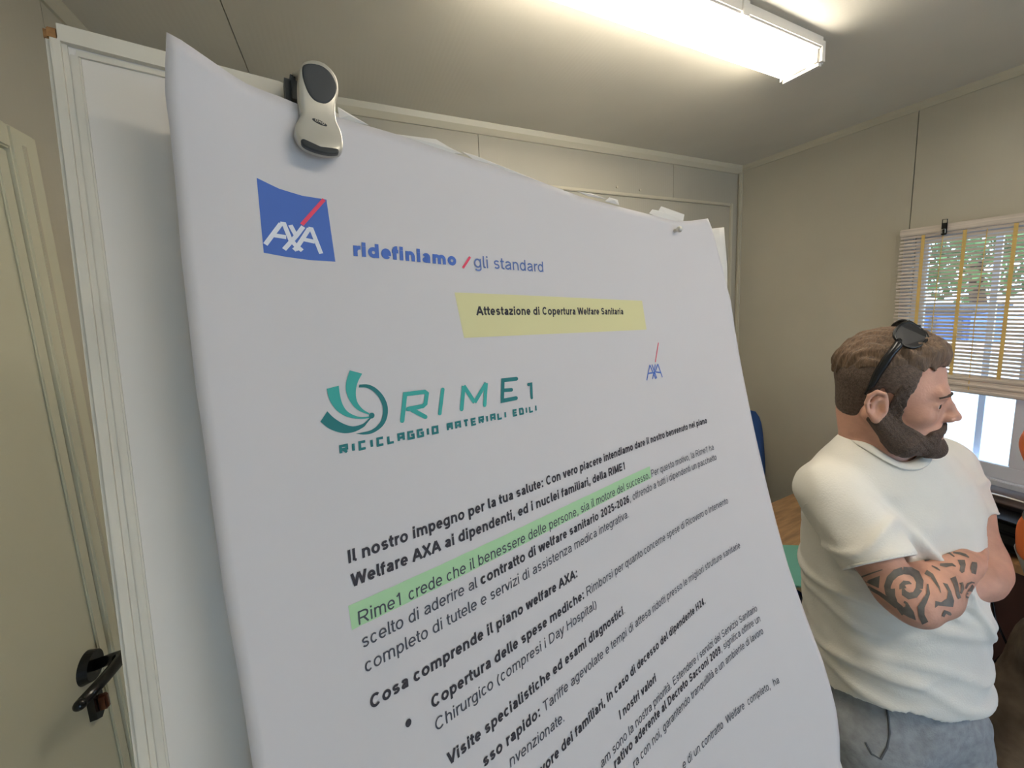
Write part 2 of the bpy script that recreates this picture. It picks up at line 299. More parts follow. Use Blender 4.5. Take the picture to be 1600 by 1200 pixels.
# ------------------------------------------------------------------ poster surface
PO = Vector((-.013075, .262087, EYE-.173742)); PU = PV = PN = None
FITP = None
PO = Vector((-0.013086, 0.261761, -0.174054)) + Vector((0, 0, EYE)); PU = Vector((0.983246, 0.178751, -0.035713)); PV = Vector((0.006163, 0.163211, 0.986572)); PN = Vector((0.182179, -0.970263, 0.159375))
PS = 0.2525; PH = [-0.07959, 0.01482, 0.02875, 0.03011, -0.01818, 0.00834, 0.00358]
PR = json.loads(r'''{"rows":[[[0.0802,0.8537],[0.4171,0.8452],[["ridefiniamo",2]],0.058],[[0.4835,0.844],[0.8257,0.8477],[["gli standard",0]],0.06],[[0.4787,0.6752],[1.3642,0.6686],[["Attestazione di Copertura Welfare Sanitaria",1]],0.045],[[-0.0032,0.0015],[2.0468,-0.0116],[["Il nostro impegno per la tua salute: Con vero piacere intendiamo dare il nostro benvenuto nel piano",1]],0.05],[[0.0007,-0.0641],[1.2499,-0.0793],[["Welfare AXA ai dipendenti, ed i nuclei familiari, della RIME1",1]],0.05],[[0.0076,-0.1688],[2.0669,-0.1763],[["Rime1 crede che il benessere delle persone, sia il motore del successo. Per questo motivo, la Rime1 ha",0]],0.05],[[0.0115,-0.2332],[2.076,-0.238],[["scelto di aderire al ",0],["contratto di welfare sanitario 2025-2026",1],[", offrendo a tutti i dipendenti un pacchetto",0]],0.05],[[0.0136,-0.2989],[1.2248,-0.2988],[["completo di tutele e servizi di assistenza medica integrativa.",0]],0.05],[[0.0173,-0.3981],[0.8432,-0.4055],[["Cosa comprende il piano welfare AXA:",1]],0.05],[[0.1836,-0.5005],[2.1005,-0.5027],[["Copertura delle spese mediche: ",1],["Rimborsi per quanto concerne spese di Ricovero o Intervento",0]],0.05],[[0.1877,-0.5678],[0.9273,-0.57],[["Chirurgico (compresi i Day Hospital)",0]],0.05],[[0.2148,-0.6835],[1.0993,-0.6755],[["Visite specialistiche ed esami diagnostici",1],[".",0]],0.05],[[0.3262,-0.7687],[2.1186,-0.7654],[["sso rapido: ",1],["Tariffe agevolate e tempi di attesa ridotti presso le migliori strutture sanitarie",0]],0.05],[[0.4198,-0.8359],[0.6772,-0.8538],[["nvenzionate.",0]],0.05],[[0.5382,-0.9461],[1.7118,-0.9131],[["vore dei familiari, in caso di decesso del dipendente H24.",1]],0.05],[[0.9604,-1.0366],[1.2303,-1.0377],[["I nostri valori",1]],0.05],[[0.8186,-1.1246],[2.1278,-1.1185],[["am sono la nostra priorità. Estendere i servizi del Servizio Sanitario",0]],0.05],[[0.8886,-1.1749],[2.1317,-1.175],[["rativo aderente al Decreto Sacconi 2009",1],[", significa offrire un",0]],0.05],[[0.9945,-1.2485],[2.1278,-1.2399],[["ra con noi, garantendo tranquillità e un ambiente di lavoro",0]],0.05],[[1.295,-1.452],[2.1449,-1.5016],[["e di un contratto  Welfare  completo,  ha",0]],0.05],[[0.0047,0.2993],[0.7216,0.2936],[["RICICLAGGIO MATERIALI EDILI",3]],0.028]],"axa_sq":[[-0.1322,1.0348],[-0.0855,1.0168],[-0.0337,1.0073],[0.0253,1.0061],[0.0302,0.9217],[0.0349,0.8345],[-0.0284,0.8351],[-0.0829,0.8401],[-0.1312,0.8471],[-0.1324,0.941]],"axa_letters":[[[-0.1261,0.8682],[-0.088,0.926]],[[-0.0894,0.9258],[-0.081,0.9257],[-0.0692,0.8833],[-0.0446,0.8589]],[[-0.1077,0.8941],[-0.0789,0.8917]],[[-0.067,0.9247],[-0.0549,0.8957]],[[-0.0372,0.9242],[-0.0547,0.8985],[-0.086,0.8589]],[[-0.0518,0.86],[-0.0646,0.881]],[[-0.0639,0.859],[-0.0572,0.8651],[-0.0237,0.9201]],[[-0.0257,0.9199],[-0.0178,0.9191],[0.0006,0.8542]],[[-0.0422,0.8903],[-0.0128,0.8856]]],"axa_red":[[-0.0403,0.9289],[0.0192,1.0049]],"sm_letters":[[[1.5119,0.3161],[1.5557,0.3943],[1.5787,0.3491],[1.5978,0.3137]],[[1.53,0.3505],[1.573,0.3497]],[[1.576,0.3948],[1.5917,0.3559],[1.6071,0.3159]],[[1.6076,0.3917],[1.5917,0.3559],[1.5665,0.3175]],[[1.5885,0.3397],[1.6329,0.3917],[1.6618,0.3144]],[[1.6053,0.3503],[1.6513,0.3426]]],"sm_red":[[1.6115,0.4038],[1.661,0.5077]],"ring_out":[[0.0695,0.4838],[0.0935,0.4806],[0.1149,0.4665],[0.1335,0.4411],[0.1432,0.4084],[0.1384,0.3758],[0.1223,0.3527],[0.0955,0.3394],[0.0702,0.3396],[0.0483,0.3469]],"ring_in":[[0.0671,0.4754],[0.0883,0.4716],[0.1073,0.4577],[0.1214,0.4358],[0.1287,0.4085],[0.1241,0.3784],[0.1109,0.3597],[0.0896,0.3485],[0.0652,0.347],[0.0483,0.3469]],"b1":[[[0.0474,0.5268],[0.0354,0.4942],[0.0338,0.465],[0.0439,0.434],[0.0611,0.4106],[0.0882,0.3934]],[[0.0799,0.5139],[0.0657,0.4903],[0.0583,0.4637],[0.0598,0.436],[0.0722,0.4133],[0.0898,0.3973]]],"b2":[[[-0.0147,0.483],[-0.013,0.4652],[-0.0069,0.4422],[0.0072,0.4177],[0.0303,0.3979],[0.0633,0.3859],[0.0896,0.3839]],[[0.0159,0.4877],[0.0165,0.4653],[0.0204,0.4378],[0.0297,0.416],[0.0453,0.4011],[0.0659,0.391],[0.0908,0.3883]]],"b3":[[[-0.0373,0.3972],[-0.0165,0.3735],[0.0143,0.3558],[0.0433,0.3525],[0.0699,0.3608],[0.0804,0.3703],[0.093,0.3818]],[[-0.0185,0.4221],[-0.0042,0.402],[0.0166,0.3825],[0.0405,0.3693],[0.0619,0.3692],[0.0763,0.3743],[0.0906,0.3855]]],"dot":[[0.0955,0.3898]],"rime":[[[0.1827,0.3579],[0.199,0.4367],[0.2623,0.435],[0.2693,0.4284],[0.2614,0.3974],[0.2522,0.3913],[0.2033,0.3905]],[[0.2166,0.3853],[0.2574,0.3559]],[[0.3251,0.4334],[0.3073,0.3586]],[[0.3877,0.3578],[0.4038,0.435],[0.4406,0.3726],[0.4953,0.433],[0.4808,0.3565]],[[0.6353,0.4315],[0.57,0.4335],[0.5586,0.3595],[0.6252,0.3592]],[[0.5659,0.3967],[0.606,0.3935]],[[0.6907,0.4022],[0.7049,0.4023],[0.7016,0.3493]]],"green":[[-0.0114,-0.1082],[1.4428,-0.1182],[1.4419,-0.1781],[-0.0076,-0.173]],"yellow":[[0.3993,0.7541],[1.5411,0.7403],[1.5599,0.5849],[0.4221,0.5982]],"bullet":[[0.1139,-0.4937]],"left":[[-0.2731,1.2933],[-0.282,1.234],[-0.2886,1.1723],[-0.2874,1.1092],[-0.2883,0.9724],[-0.2897,0.8267],[-0.2849,0.5315],[-0.2778,0.3825],[-0.2724,0.2045],[-0.266,0.0416],[-0.2509,-0.1681],[-0.2404,-0.3593]],"top":[[-0.2731,1.2933],[-0.1945,1.2675],[-0.1671,1.2594],[-0.1368,1.2524],[-0.1175,1.2522],[-0.063,1.2513],[-0.0269,1.2465],[0.072,1.2429],[0.2389,1.2379],[0.4126,1.2273],[0.686,1.2223],[1.0539,1.2043],[1.5725,1.2171],[1.9005,1.2194],[2.0814,1.2427],[2.3158,1.2825]],"right":[[2.3158,1.2825],[2.3561,1.2282],[2.3914,1.138],[2.4439,0.9773],[2.5028,0.7368],[2.5102,0.08],[2.5044,-0.3125],[2.4951,-0.6035],[2.4861,-0.9886],[2.5044,-1.333],[2.5163,-1.5172],[2.5098,-1.636],[2.4903,-1.7729],[2.4512,-1.8857],[2.3818,-2.0129]],"under":[[1.97,1.2057],[2.5199,1.2775],[2.5239,1.0148],[2.4946,0.7678]],"scraps":[[[0.0742,1.2733],[0.1575,1.2447],[0.0753,1.2421]],[[0.239,1.2398],[0.3726,1.2587],[0.4187,1.2456],[0.4723,1.2355],[0.3887,1.2235],[0.3001,1.23]],[[0.4678,1.243],[0.5277,1.2425],[0.6865,1.2296],[0.8999,1.2139],[0.6853,1.2126],[0.5134,1.228]],[[1.0682,1.224],[1.169,1.2355],[1.2923,1.2325],[1.1446,1.2191]],[[1.271,1.2194],[1.3086,1.2447],[1.378,1.2453],[1.3875,1.2218]],[[1.6667,1.2251],[1.7006,1.2514],[1.7665,1.2547],[1.7952,1.2844],[2.0472,1.2734],[2.0296,1.2324],[1.8305,1.2062]]],"pin":[[1.9235,1.1584]]}''')
nO, nU, nV, nN = (np.array(v) for v in (PO, PU, PV, PN))
def surf(u, v, off=0.0):
    """bent sheet of paper: u, v along the sheet in units of 252.5 mm"""
    u = np.asarray(u, float); v = np.asarray(v, float)
    h = sum(c*u**a*v**b_ for c, (a, b_) in zip(PH, ((2, 0), (1, 1), (0, 2), (3, 0), (2, 1), (1, 2), (0, 3))))
    h = h + .06*np.exp(-((u+.3)/.2)**2)*np.clip((v-.9)/.4, 0, 1.3)**2+.02*np.exp(-((u+.3)/.15)**2)
    n = PS*h+off
    return nO+PS*(u[..., None]*nU+v[..., None]*nV)+n[..., None]*nN
def sheet(name, m, uL, uR, vT, vB, off, parent=None, nu=110, nv=130, thick=.0003):
    """uL, uR: functions of t (0 top..1 bottom); vT, vB: functions of s (0 left..1 right)"""
    s_ = np.linspace(0, 1, nu); t_ = np.linspace(0, 1, nv); Sg, Tg = np.meshgrid(s_, t_, indexing='ij')
    v = vT(Sg)*(1-Tg)+vB(Sg)*Tg
    u = uL(v)*(1-Sg)+uR(v)*Sg
    P = surf(u, v, off).reshape(-1, 3)
    F = [(i*nv+j, i*nv+j+1, (i+1)*nv+j+1, (i+1)*nv+j) for i in range(nu-1) for j in range(nv-1)]
    n = len(P); Q = P-nN*thick
    per = [(i*nv) for i in range(nu)]+[(nu-1)*nv+j for j in range(1, nv)]+[i*nv+nv-1 for i in range(nu-2, -1, -1)]+[j for j in range(nv-2, 0, -1)]
    F2 = [tuple(n+a for a in f[::-1]) for f in F]+[(a, b_, b_+n, a+n) for a, b_ in zip(per, per[1:]+per[:1])]
    return np.vstack([P, Q]), F+F2
def poly_interp(L, ax=0):
    L = sorted(L, key=lambda q: q[ax]); X = [q[ax] for q in L]; Y = [q[1-ax] for q in L]
    return lambda x: np.interp(x, X, Y)
UL = poly_interp(PR['left'], 1); UR = poly_interp([q for q in PR['right']]+[[2.30, -2.25], [2.28, -2.6]], 1)
top = poly_interp(PR['top'], 0)
BOT = -2.45
vT = lambda s_: top(-.281+s_*(2.31+.281))
V, F = sheet('poster', None, UL, UR, vT, lambda s_: 0*s_+BOT, 0)
bs = surf(np.array([1.1]), np.array([-.6]))[0]
poster = thing('printed_poster', 'large white printed poster with blue and teal logos clipped to the flipchart', 'poster', Vector(bs))
def put(name, V, F, m, parent=poster, base=bs, smooth=False):
    return link(name, vf(np.asarray(V)-np.asarray(base), F, name), M[m] if isinstance(m, str) else m, parent, smooth=smooth)
put('paper_sheet', V, F, 'paper', smooth=True)
INKOFF = .00045
# ------------------------------------------------------------------ stroke lettering
AR = dict(zip('abcdefghijklmnopqrstuvwxyz', (556, 556, 500, 556, 556, 278, 556, 556, 222, 222, 500, 222, 833, 556, 556, 556, 556, 333, 500, 278, 556, 500, 722, 500, 500, 500)))
AR.update(zip('ABCDEFGHIJKLMNOPQRSTUVWXYZ', (667, 667, 722, 722, 667, 611, 778, 722, 278, 500, 667, 556, 833, 722, 778, 667, 778, 722, 667, 611, 722, 667, 944, 667, 667, 611)))
AR.update({c: 556 for c in '0123456789'}); AR.update({' ': 278, '.': 278, ',': 278, ':': 278, '(': 333, ')': 333, '-': 333, 'à': 556})
AB = dict(zip('abcdefghijklmnopqrstuvwxyz', (556, 611, 556, 611, 556, 333, 611, 611, 278, 278, 556, 278, 889, 611, 611, 611, 611, 389, 556, 333, 611, 556, 778, 556, 556, 500)))
AB.update(zip('ABCDEFGHIJKLMNOPQRSTUVWXYZ', (722, 722, 722, 722, 667, 611, 778, 722, 278, 556, 722, 611, 833, 722, 778, 667, 778, 722, 667, 611, 722, 667, 944, 667, 667, 611)))
AB.update({c: 556 for c in '0123456789'}); AB.update({' ': 278, '.': 278, ',': 278, ':': 333, '(': 333, ')': 333, '-': 333, 'à': 556})
def arc(cx, cy, rx, ry, a0, a1, n=10):
    return [(cx+rx*math.cos(math.radians(a0+(a1-a0)*i/n)), cy+ry*math.sin(math.radians(a0+(a1-a0)*i/n))) for i in range(n+1)]
def glyph(c, w, a):
    X = 530; CAP = 716; h = w/2
    L = 66+h; R = a-60-h; m = (L+R)/2; Lr = 40+h; Rr = a-40-h; mr = (Lr+Rr)/2; rx = (Rr-Lr)/2; ry = X/2-h+8; my = X/2
    if c == 'a' or c == 'à':
        g = [arc(m, X-h-110, (R-L)/2, 110, 165, 0)+[(R, 0)], [(R, 310)]+[(m, 295)]+arc(m, 150, (R-L)/2+6, 150-h+6, 100, 262)+[(R, 130)]]
        if c == 'à': g.append([(m-90, 740), (m+30, 610)])
        return g
    if c == 'b': return [[(L, 0), (L, CAP)], arc((L+Rr)/2, my, (Rr-L)/2, ry, 0, 360, 18)]
    if c == 'd': return [[(R, 0), (R, CAP)], arc((R+Lr)/2, my, (R-Lr)/2, ry, 0, 360, 18)]
    if c == 'p': return [[(L, -200), (L, X)], arc((L+Rr)/2, my, (Rr-L)/2, ry, 0, 360, 18)]
    if c == 'q': return [[(R, -200), (R, X)], arc((R+Lr)/2, my, (R-Lr)/2, ry, 0, 360, 18)]
    if c == 'g': return [arc((R+Lr)/2, my, (R-Lr)/2, ry, 0, 360, 18), [(R, X)]+arc(m, -40, (R-L)/2, 165-h, 0, -160)]
    if c == 'c': return [arc(mr, my, rx, ry, 42, 318, 16)]
    if c == 'e': return [[(Lr, my-5), (Rr, my-5)]+arc(mr, my, rx, ry, 0, 318, 18)]
    if c == 'o': return [arc(mr, my, rx, ry, 0, 360, 20)]
    if c == 'f': return [[(a*.42, 0), (a*.42, 560)]+arc(a*.42+130, 560, 130, CAP-h-560, 180, 85, 6), [(10, X-h), (a-10, X-h)]]
    if c == 't': return [[(a*.45, 680), (a*.45, 150)]+arc(a*.45+120, 150, 120, 150-h, 180, 285, 6), [(10, X-h), (a-15, X-h)]]
    if c in 'hn': return [[(L, 0), (L, CAP if c == 'h' else X)], arc(m, X-h-170, (R-L)/2, 178, 165, 0)+[(R, 0)]]
    if c == 'u': return [[(R, 0), (R, X)], [(L, X)]+arc(m, 170+h, (R-L)/2, 178, 180, 345)]
    if c == 'm':
        q = (R-L)/4; return [[(L, 0), (L, X)], arc(L+q, X-h-150, q, 156, 165, 0, 8)+[(L+2*q, 0)], arc(L+3*q, X-h-150, q, 156, 165, 0, 8)+[(R, 0)]]
    if c == 'r': return [[(L, 0), (L, X)], arc(L+190, X-h-200, 190, 206, 165, 78, 5)]
    if c == 'i': return [[(a/2, 0), (a/2, X)], [(a/2, CAP+10), (a/2, CAP-max(w, 95)+5)]]
    if c == 'j': return [[(a/2, -160), (a/2, X)], [(a/2, CAP+10), (a/2, CAP-max(w, 95)+5)]]
    if c == 'l': return [[(a/2-8, CAP), (a/2-8, 70), (a/2+12, h), (a-10, h)]]
    if c == 'k': return [[(L, 0), (L, CAP)], [(R, X), (L, 190)], [(L+110, 300), (R+20, 0)]]
    if c == 's': return [arc(m, X-h-(X-w)/4, (R-L)/2, (X-w)/4+4, 25, 250, 9)+arc(m, h+(X-w)/4, (R-L)/2+4, (X-w)/4+4, 75, -155, 9)]
    if c == 'v': return [[(h+8, X), (a/2, 12), (a-h-8, X)]]
    if c == 'w': return [[(h+8, X), (a*.28, 12), (a*.5, X-30), (a*.72, 12), (a-h-8, X)]]
    if c == 'x': return [[(h+8, X), (a-h-8, 0)], [(a-h-8, X), (h+8, 0)]]
    if c == 'y': return [[(h+8, X), (a/2+5, 20)], [(a-h-8, X), (a/2-40, -110), (a/2-110, -185), (40, -180)]]
    if c == 'z': return [[(40, X-h), (a-60, X-h), (50, h), (a-40, h)]]
    Y = CAP-h
    if c == 'A': return [[(h, 0), (a/2, CAP-20), (a-h, 0)], [(a*.24, 235), (a*.76, 235)]]
    if c == 'B': return [[(L, h), (L, Y), (a*.55, Y)]+arc(a*.58, (Y+370)/2, R-a*.58-15, (Y-370)/2, 90, -90, 6)+[(L, 370), (a*.58, 370)]+arc(a*.6, (370+h)/2, R-a*.6, (370-h)/2, 90, -90, 6)+[(L, h)]]
    if c in 'CG':
        g = [arc(a/2, CAP/2, a/2-45-h, CAP/2-h+8, 42, 318 if c == 'C' else 350, 18)]
        if c == 'G': g.append([(a-60-h, 60), (a-60-h, 340), (a*.55, 340)])
        return g
    if c == 'O': return [arc(a/2, CAP/2, a/2-40-h, CAP/2-h+8, 0, 360, 22)]
    if c == 'D': return [[(L, h), (L, Y), (a*.45, Y)]+arc(a*.45, CAP/2, R-a*.45, (Y-h)/2, 90, -90, 10)+[(L, h)]]
    if c == 'E': return [[(R, Y), (L, Y), (L, h), (R+15, h)], [(L, CAP/2+12), (R-20, CAP/2+12)]]
    if c == 'H': return [[(L, 0), (L, CAP)], [(R, 0), (R, CAP)], [(L, CAP/2+12), (R, CAP/2+12)]]
    if c == 'I': return [[(a/2, 0), (a/2, CAP)]]
    if c == 'M': return [[(L, 0), (L, CAP-10), (a/2, 60), (R, CAP-10), (R, 0)]]
    if c in 'RP':
        g = [[(L, 0), (L, Y), (a*.55, Y)]+arc(a*.57, (Y+330)/2, R-a*.57, (Y-330)/2, 90, -90, 8)+[(L, 330)]]
        if c == 'R': g.append([(a*.52, 330), (R+15, 0)])
        return g
    if c == 'S': return [arc(m, Y-(Y-h)/4, (R-L)/2-5, (Y-h)/4, 20, 250, 10)+arc(m, h+(Y-h)/4, (R-L)/2+4, (Y-h)/4, 78, -160, 10)]
    if c == 'T': return [[(20, Y), (a-20, Y)], [(a/2, 0), (a/2, Y)]]
    if c == 'V': return [[(h, CAP), (a/2, 15), (a-h, CAP)]]
    if c == 'W': return [[(h, CAP), (a*.27, 15), (a*.5, CAP-30), (a*.73, 15), (a-h, CAP)]]
    if c == 'X': return [[(h, CAP), (a-h, 0)], [(a-h, CAP), (h, 0)]]
    if c == '0': return [arc(a/2, CAP/2, a/2-45-h, CAP/2-h+5, 0, 360, 18)]
    if c == '1': return [[(a*.18, 560), (a*.36, 590), (a*.52, CAP-15), (a*.52, 0)]]
    if c == '2': return [arc(a/2, 500, a/2-50-h, Y-500, 160, -25, 9)+[(L, h+6), (a-45, h+6)]]
    if c == '4': return [[(a-40, 180), (45+h, 180), (a*.64, CAP-20), (a*.64, 0)]]
    if c == '5': return [[(R, Y), (L+40, Y), (L+8, 350)]+arc(a/2, 235, a/2-50-h, 235-h, 125, -155, 12)]
    if c == '6': return [arc(a/2, 230, a/2-50-h, 230-h, 0, 360, 16), [(50+h, 230), (60+h, 430), (a*.42, Y-30), (a*.62, Y), (R-10, Y-80)]]
    if c == '9': return [arc(a/2, CAP-230, a/2-50-h, 230-h, 0, 360, 16), [(a-50-h, CAP-230), (a-60-h, 280), (a*.58, h+30), (a*.38, h), (L+10, h+80)]]
    if c == '.': return [[(a/2, 0), (a/2, max(w, 100))]]
    if c == ',': return [[(a/2+5, max(w, 95)), (a/2+5, 20), (a/2-35, -120)]]
    if c == ':': return [[(a/2, 0), (a/2, max(w, 100))], [(a/2, X), (a/2, X-max(w, 100))]]
    if c == '(': return [arc(a+50, 250, a-40, 440, 125, 235, 8)]
    if c == ')': return [arc(-50, 250, a-40, 440, 55, -55, 8)]
    if c == '-': return [[(35, 250), (a-35, 250)]]
    return []
TG = {'R': [[(0, 0), (0, 1), (1, 1), (1, .5), (.1, .5)], [(.4, .5), (1, 0)]], 'I': [[(.5, 0), (.5, 1)]], 'C': [[(1, 1), (0, 1), (0, 0), (1, 0)]], 'L': [[(0, 1), (0, 0), (1, 0)]],
      'A': [[(0, 0), (0, 1), (1, 1), (1, 0)], [(0, .45), (1, .45)]], 'G': [[(1, 1), (0, 1), (0, 0), (1, 0), (1, .5), (.5, .5)]], 'O': [[(0, 0), (0, 1), (1, 1), (1, 0), (0, 0)]],
      'M': [[(0, 0), (0, 1), (1, 1), (1, 0)], [(.5, 1), (.5, .35)]], 'T': [[(0, 1), (1, 1)], [(.5, 1), (.5, 0)]], 'E': [[(1, 1), (0, 1), (0, 0), (1, 0)], [(0, .5), (.9, .5)]],
      'D': [[(0, 0), (0, 1), (.8, 1), (1, .8), (1, 0), (0, 0)]]}
class Ink:
    def __init__(s): s.v = []; s.f = []
    def ribbon(s, pts, w):
        """pts in paper units (already u,v); w = stroke width"""
        P = np.array(pts, float); n = len(P)
        if n < 2: return
        for i in range(1, n-1):
            t1 = P[i]-P[i-1]; t2 = P[i+1]-P[i]; l_ = np.hypot(*t1)*np.hypot(*t2)
            if l_ > 1e-12 and (t1@t2)/l_ < -.15:
                s.ribbon(P[:i+1], w); s.ribbon(P[i:], w); return
        closed = n > 3 and np.hypot(*(P[0]-P[-1])) < 1e-6
        T = np.diff(P, axis=0); ln = np.hypot(T[:, 0], T[:, 1]); keep = np.r_[True, ln > 1e-7]; P = P[keep]; n = len(P)
        if n < 2: return
        T = np.diff(P, axis=0); T /= np.hypot(T[:, 0], T[:, 1])[:, None]; N = np.c_[-T[:, 1], T[:, 0]]
        b0 = len(s.v)
        for i in range(n):
            if closed: n1, n2 = N[i-1 if i else -1], N[i if i < n-1 else 0]
            else: n1, n2 = N[max(i-1, 0)], N[min(i, n-2)]
            m_ = n1+n2; l = np.hypot(*m_); m_ = m_/l if l > 1e-6 else n1
            k = min(1/max(m_@n1, .35), 1.8)
            for sg in (1, -1): s.v.append(P[i]+sg*m_*k*w/2)
        for i in range(n-1): a = b0+2*i; s.f.append((a, a+1, a+3, a+2))
    def poly(s, L): b0 = len(s.v); s.v += [np.array(q, float) for q in L]; s.f.append(tuple(range(b0, b0+len(L))))
    def band(s, A, B):
        b0 = len(s.v); s.v += [np.array(q, float) for q in A]+[np.array(q, float) for q in B]; n = len(A)
        for i in range(n-1): s.f.append((b0+i, b0+i+1, b0+n+i+1, b0+n+i))
    def disc(s, c, ru, rv, n=20): s.poly([(c[0]+ru*math.cos(2*PI*i/n), c[1]+rv*math.sin(2*PI*i/n)) for i in range(n)])
    def out(s, name, m, off=INKOFF, label=None):
        q = np.array(s.v); V = surf(q[:, 0], q[:, 1], off)
        # faces wound towards the reader
        fs = []
        for f in s.f:
            a = np.array([q[i] for i in f]); ar = np.sum(a[:, 0]*np.roll(a[:, 1], -1)-a[:, 1]*np.roll(a[:, 0], -1)); fs.append(f if ar > 0 else f[::-1])
        o = put(name, V, fs, m)
        if label: o['label'] = label
        return o
def layout(row, inks):
    (p0, p1, segs, em) = row; p0 = np.array(p0); p1 = np.array(p1)
    tech = segs[0][1] == 3
    tot = 0
    for t_, wgt in segs:
        for ch in t_: tot += (620 if ch in 'I' else 1000) if tech and ch != ' ' else (700 if tech else (AB if wgt else AR).get(ch, 500))
    if tech: tot -= 400
    L = np.hypot(*(p1-p0)); d = (p1-p0)/L; nrm = np.array((-d[1], d[0])); k = L/tot; x = 0
    for si, (t_, wgt) in enumerate(segs):
        w = {0: 90, 1: 148, 2: 185, 3: 0}[wgt]; ink = inks[si]
        for ch in t_:
            if tech:
                a = 700 if ch == ' ' else (620 if ch == 'I' else 1000)
                gl = TG.get(ch, []); gw = (a-400)
                for st in gl: ink.ribbon([p0+d*k*(x+50+(gw-100)*q[0])+nrm*(em*.70*q[1]+.002+.002*0) for q in st], .0072)
                x += a; continue
            a = (AB if wgt else AR).get(ch, 500)
            wd = w*(1.12 if ch in 'AVWXMN' else 1.05 if ch in 'vwxyzkRE' else 1)
            for st in glyph(ch, w, a):
                ink.ribbon([p0+d*k*(x+q[0])+nrm*em*q[1]/1000 for q in st], wd*(k*1000*.5+em*.5)/1000)
            x += a
rows = PR['rows']
for i, r in enumerate(rows):
    col = {0: ('blue_print', 'blue_thin'), 1: ('blue_thin', 'blue_thin'), 2: ('ink_bold', 'ink_bold')}.get(i)
    if i == 20: ik = Ink(); layout(r, [ik]); ik.out('printed_text', 'teal2', label='small dark teal capitals under the round logo'); continue
    iks = [Ink() for _ in r[2]]; layout(r, iks)
    for ik, (t_, wgt) in zip(iks, r[2]):
        if ik.v: ik.out('printed_text', (col[0] if wgt else col[1]) if col else ('ink_bold' if wgt else 'ink_light'))
# highlight band with its slightly ragged ends, note, logos
def quad_band(name, q, m, off, nseg=30, rag=0):
    ik = Ink(); q = [np.array(x) for x in q]
    A = [q[0]*(1-t/nseg)+q[1]*t/nseg for t in range(nseg+1)]; B_ = [q[3]*(1-t/nseg)+q[2]*t/nseg for t in range(nseg+1)]
    if rag: A = [a+np.array((0, random.uniform(-rag, rag))) for a in A]; B_ = [a+np.array((0, random.uniform(-rag, rag))) for a in B_]
    ik.band(A, B_); return ik.out(name, m, off)
quad_band('highlighted_band', PR['green'], 'green_print', .0002, 60, .0008)['label'] = 'green highlighted band behind one line of text'
quad_band('title_box', PR['yellow'], 'yellow', .0002)['label'] = 'pale yellow title box'
ik = Ink(); ik.disc(PR['bullet'][0], .0085, .0105); ik.out('bullet_mark', 'ink_bold')
sq = PR['axa_sq']; ik = Ink()
topE = [np.array(q) for q in sq[:4]]; botE = [np.array(sq[8]), np.array(sq[7]), np.array(sq[6]), np.array(sq[5])]
tE = lambda t: np.array([np.interp(t, [0, .33, .67, 1], [sq[k][c] for k in range(4)]) for c in (0, 1)])
bE = lambda t: np.array([np.interp(t, [0, .33, .67, 1], [sq[k][c] for k in (8, 7, 6, 5)]) for c in (0, 1)])
for j in range(8): ik.band([tE(t)*(1-j/8)+bE(t)*j/8 for t in np.linspace(0, 1, 13)], [tE(t)*(1-(j+1)/8)+bE(t)*(j+1)/8 for t in np.linspace(0, 1, 13)])
o = ik.out('logo_square', 'blue_print', .0002, 'blue logo square with white letters and a red slash')
ik = Ink()
for l in PR['axa_letters']: ik.ribbon(l, .0105)
ik.out('logo_letters', 'white_print', .0005)
ik = Ink(); ik.ribbon(PR['axa_red'], .0095); ik.out('logo_slash', 'red', .0006)
ik = Ink()
a0, a1 = np.array(rows[0][1]), np.array(rows[1][0]); ik.ribbon([a0+np.array((.022, -.006)), a1+np.array((-.012, .036))], .0085); ik.out('logo_slash', 'red')
ik = Ink()
for l in PR['sm_letters']: ik.ribbon(l, .0075)
ik.out('logo_letters', 'blue_print')
ik = Ink(); ik.ribbon(PR['sm_red'], .0065); ik.out('logo_slash', 'red')
def cr(L, n=5):
    A = [np.array(q) for q in L]; A = [2*A[0]-A[1]]+A+[2*A[-1]-A[-2]]; o_ = []
    for i in range(1, len(A)-2):
        p0, p1, p2, p3 = A[i-1:i+3]
        for t in [k/n for k in range(n)]: o_.append(.5*((2*p1)+(-p0+p2)*t+(2*p0-5*p1+4*p2-p3)*t*t+(-p0+3*p1-3*p2+p3)*t**3))
    return o_+[A[-2]]
ik = Ink(); ik.band(cr(PR['ring_out']), cr(PR['ring_in'])); ik.out('logo_ring', 'teal2')
for k_, m_ in (('b1', 'teal'), ('b2', 'teal'), ('b3', 'teal2')): ik = Ink(); ik.band(*[cr(q) for q in PR[k_]]); ik.out('logo_blade', m_)
ik = Ink(); ik.disc(PR['dot'][0], .008, .0085); ik.out('logo_dot', 'teal2', .0006)
for j, l in enumerate(PR['rime']):
    ik = Ink(); ik.ribbon(l, (.0135, .0135, .0125, .0145, .0150, .0135, .0120)[j])
    for q in (l[0], l[-1]): ik.disc(q, .0066, .0066, 12)
    ik.out('logo_letter', 'teal' if j < 3 else ('teal' if j == 3 else 'teal2'), .0005)
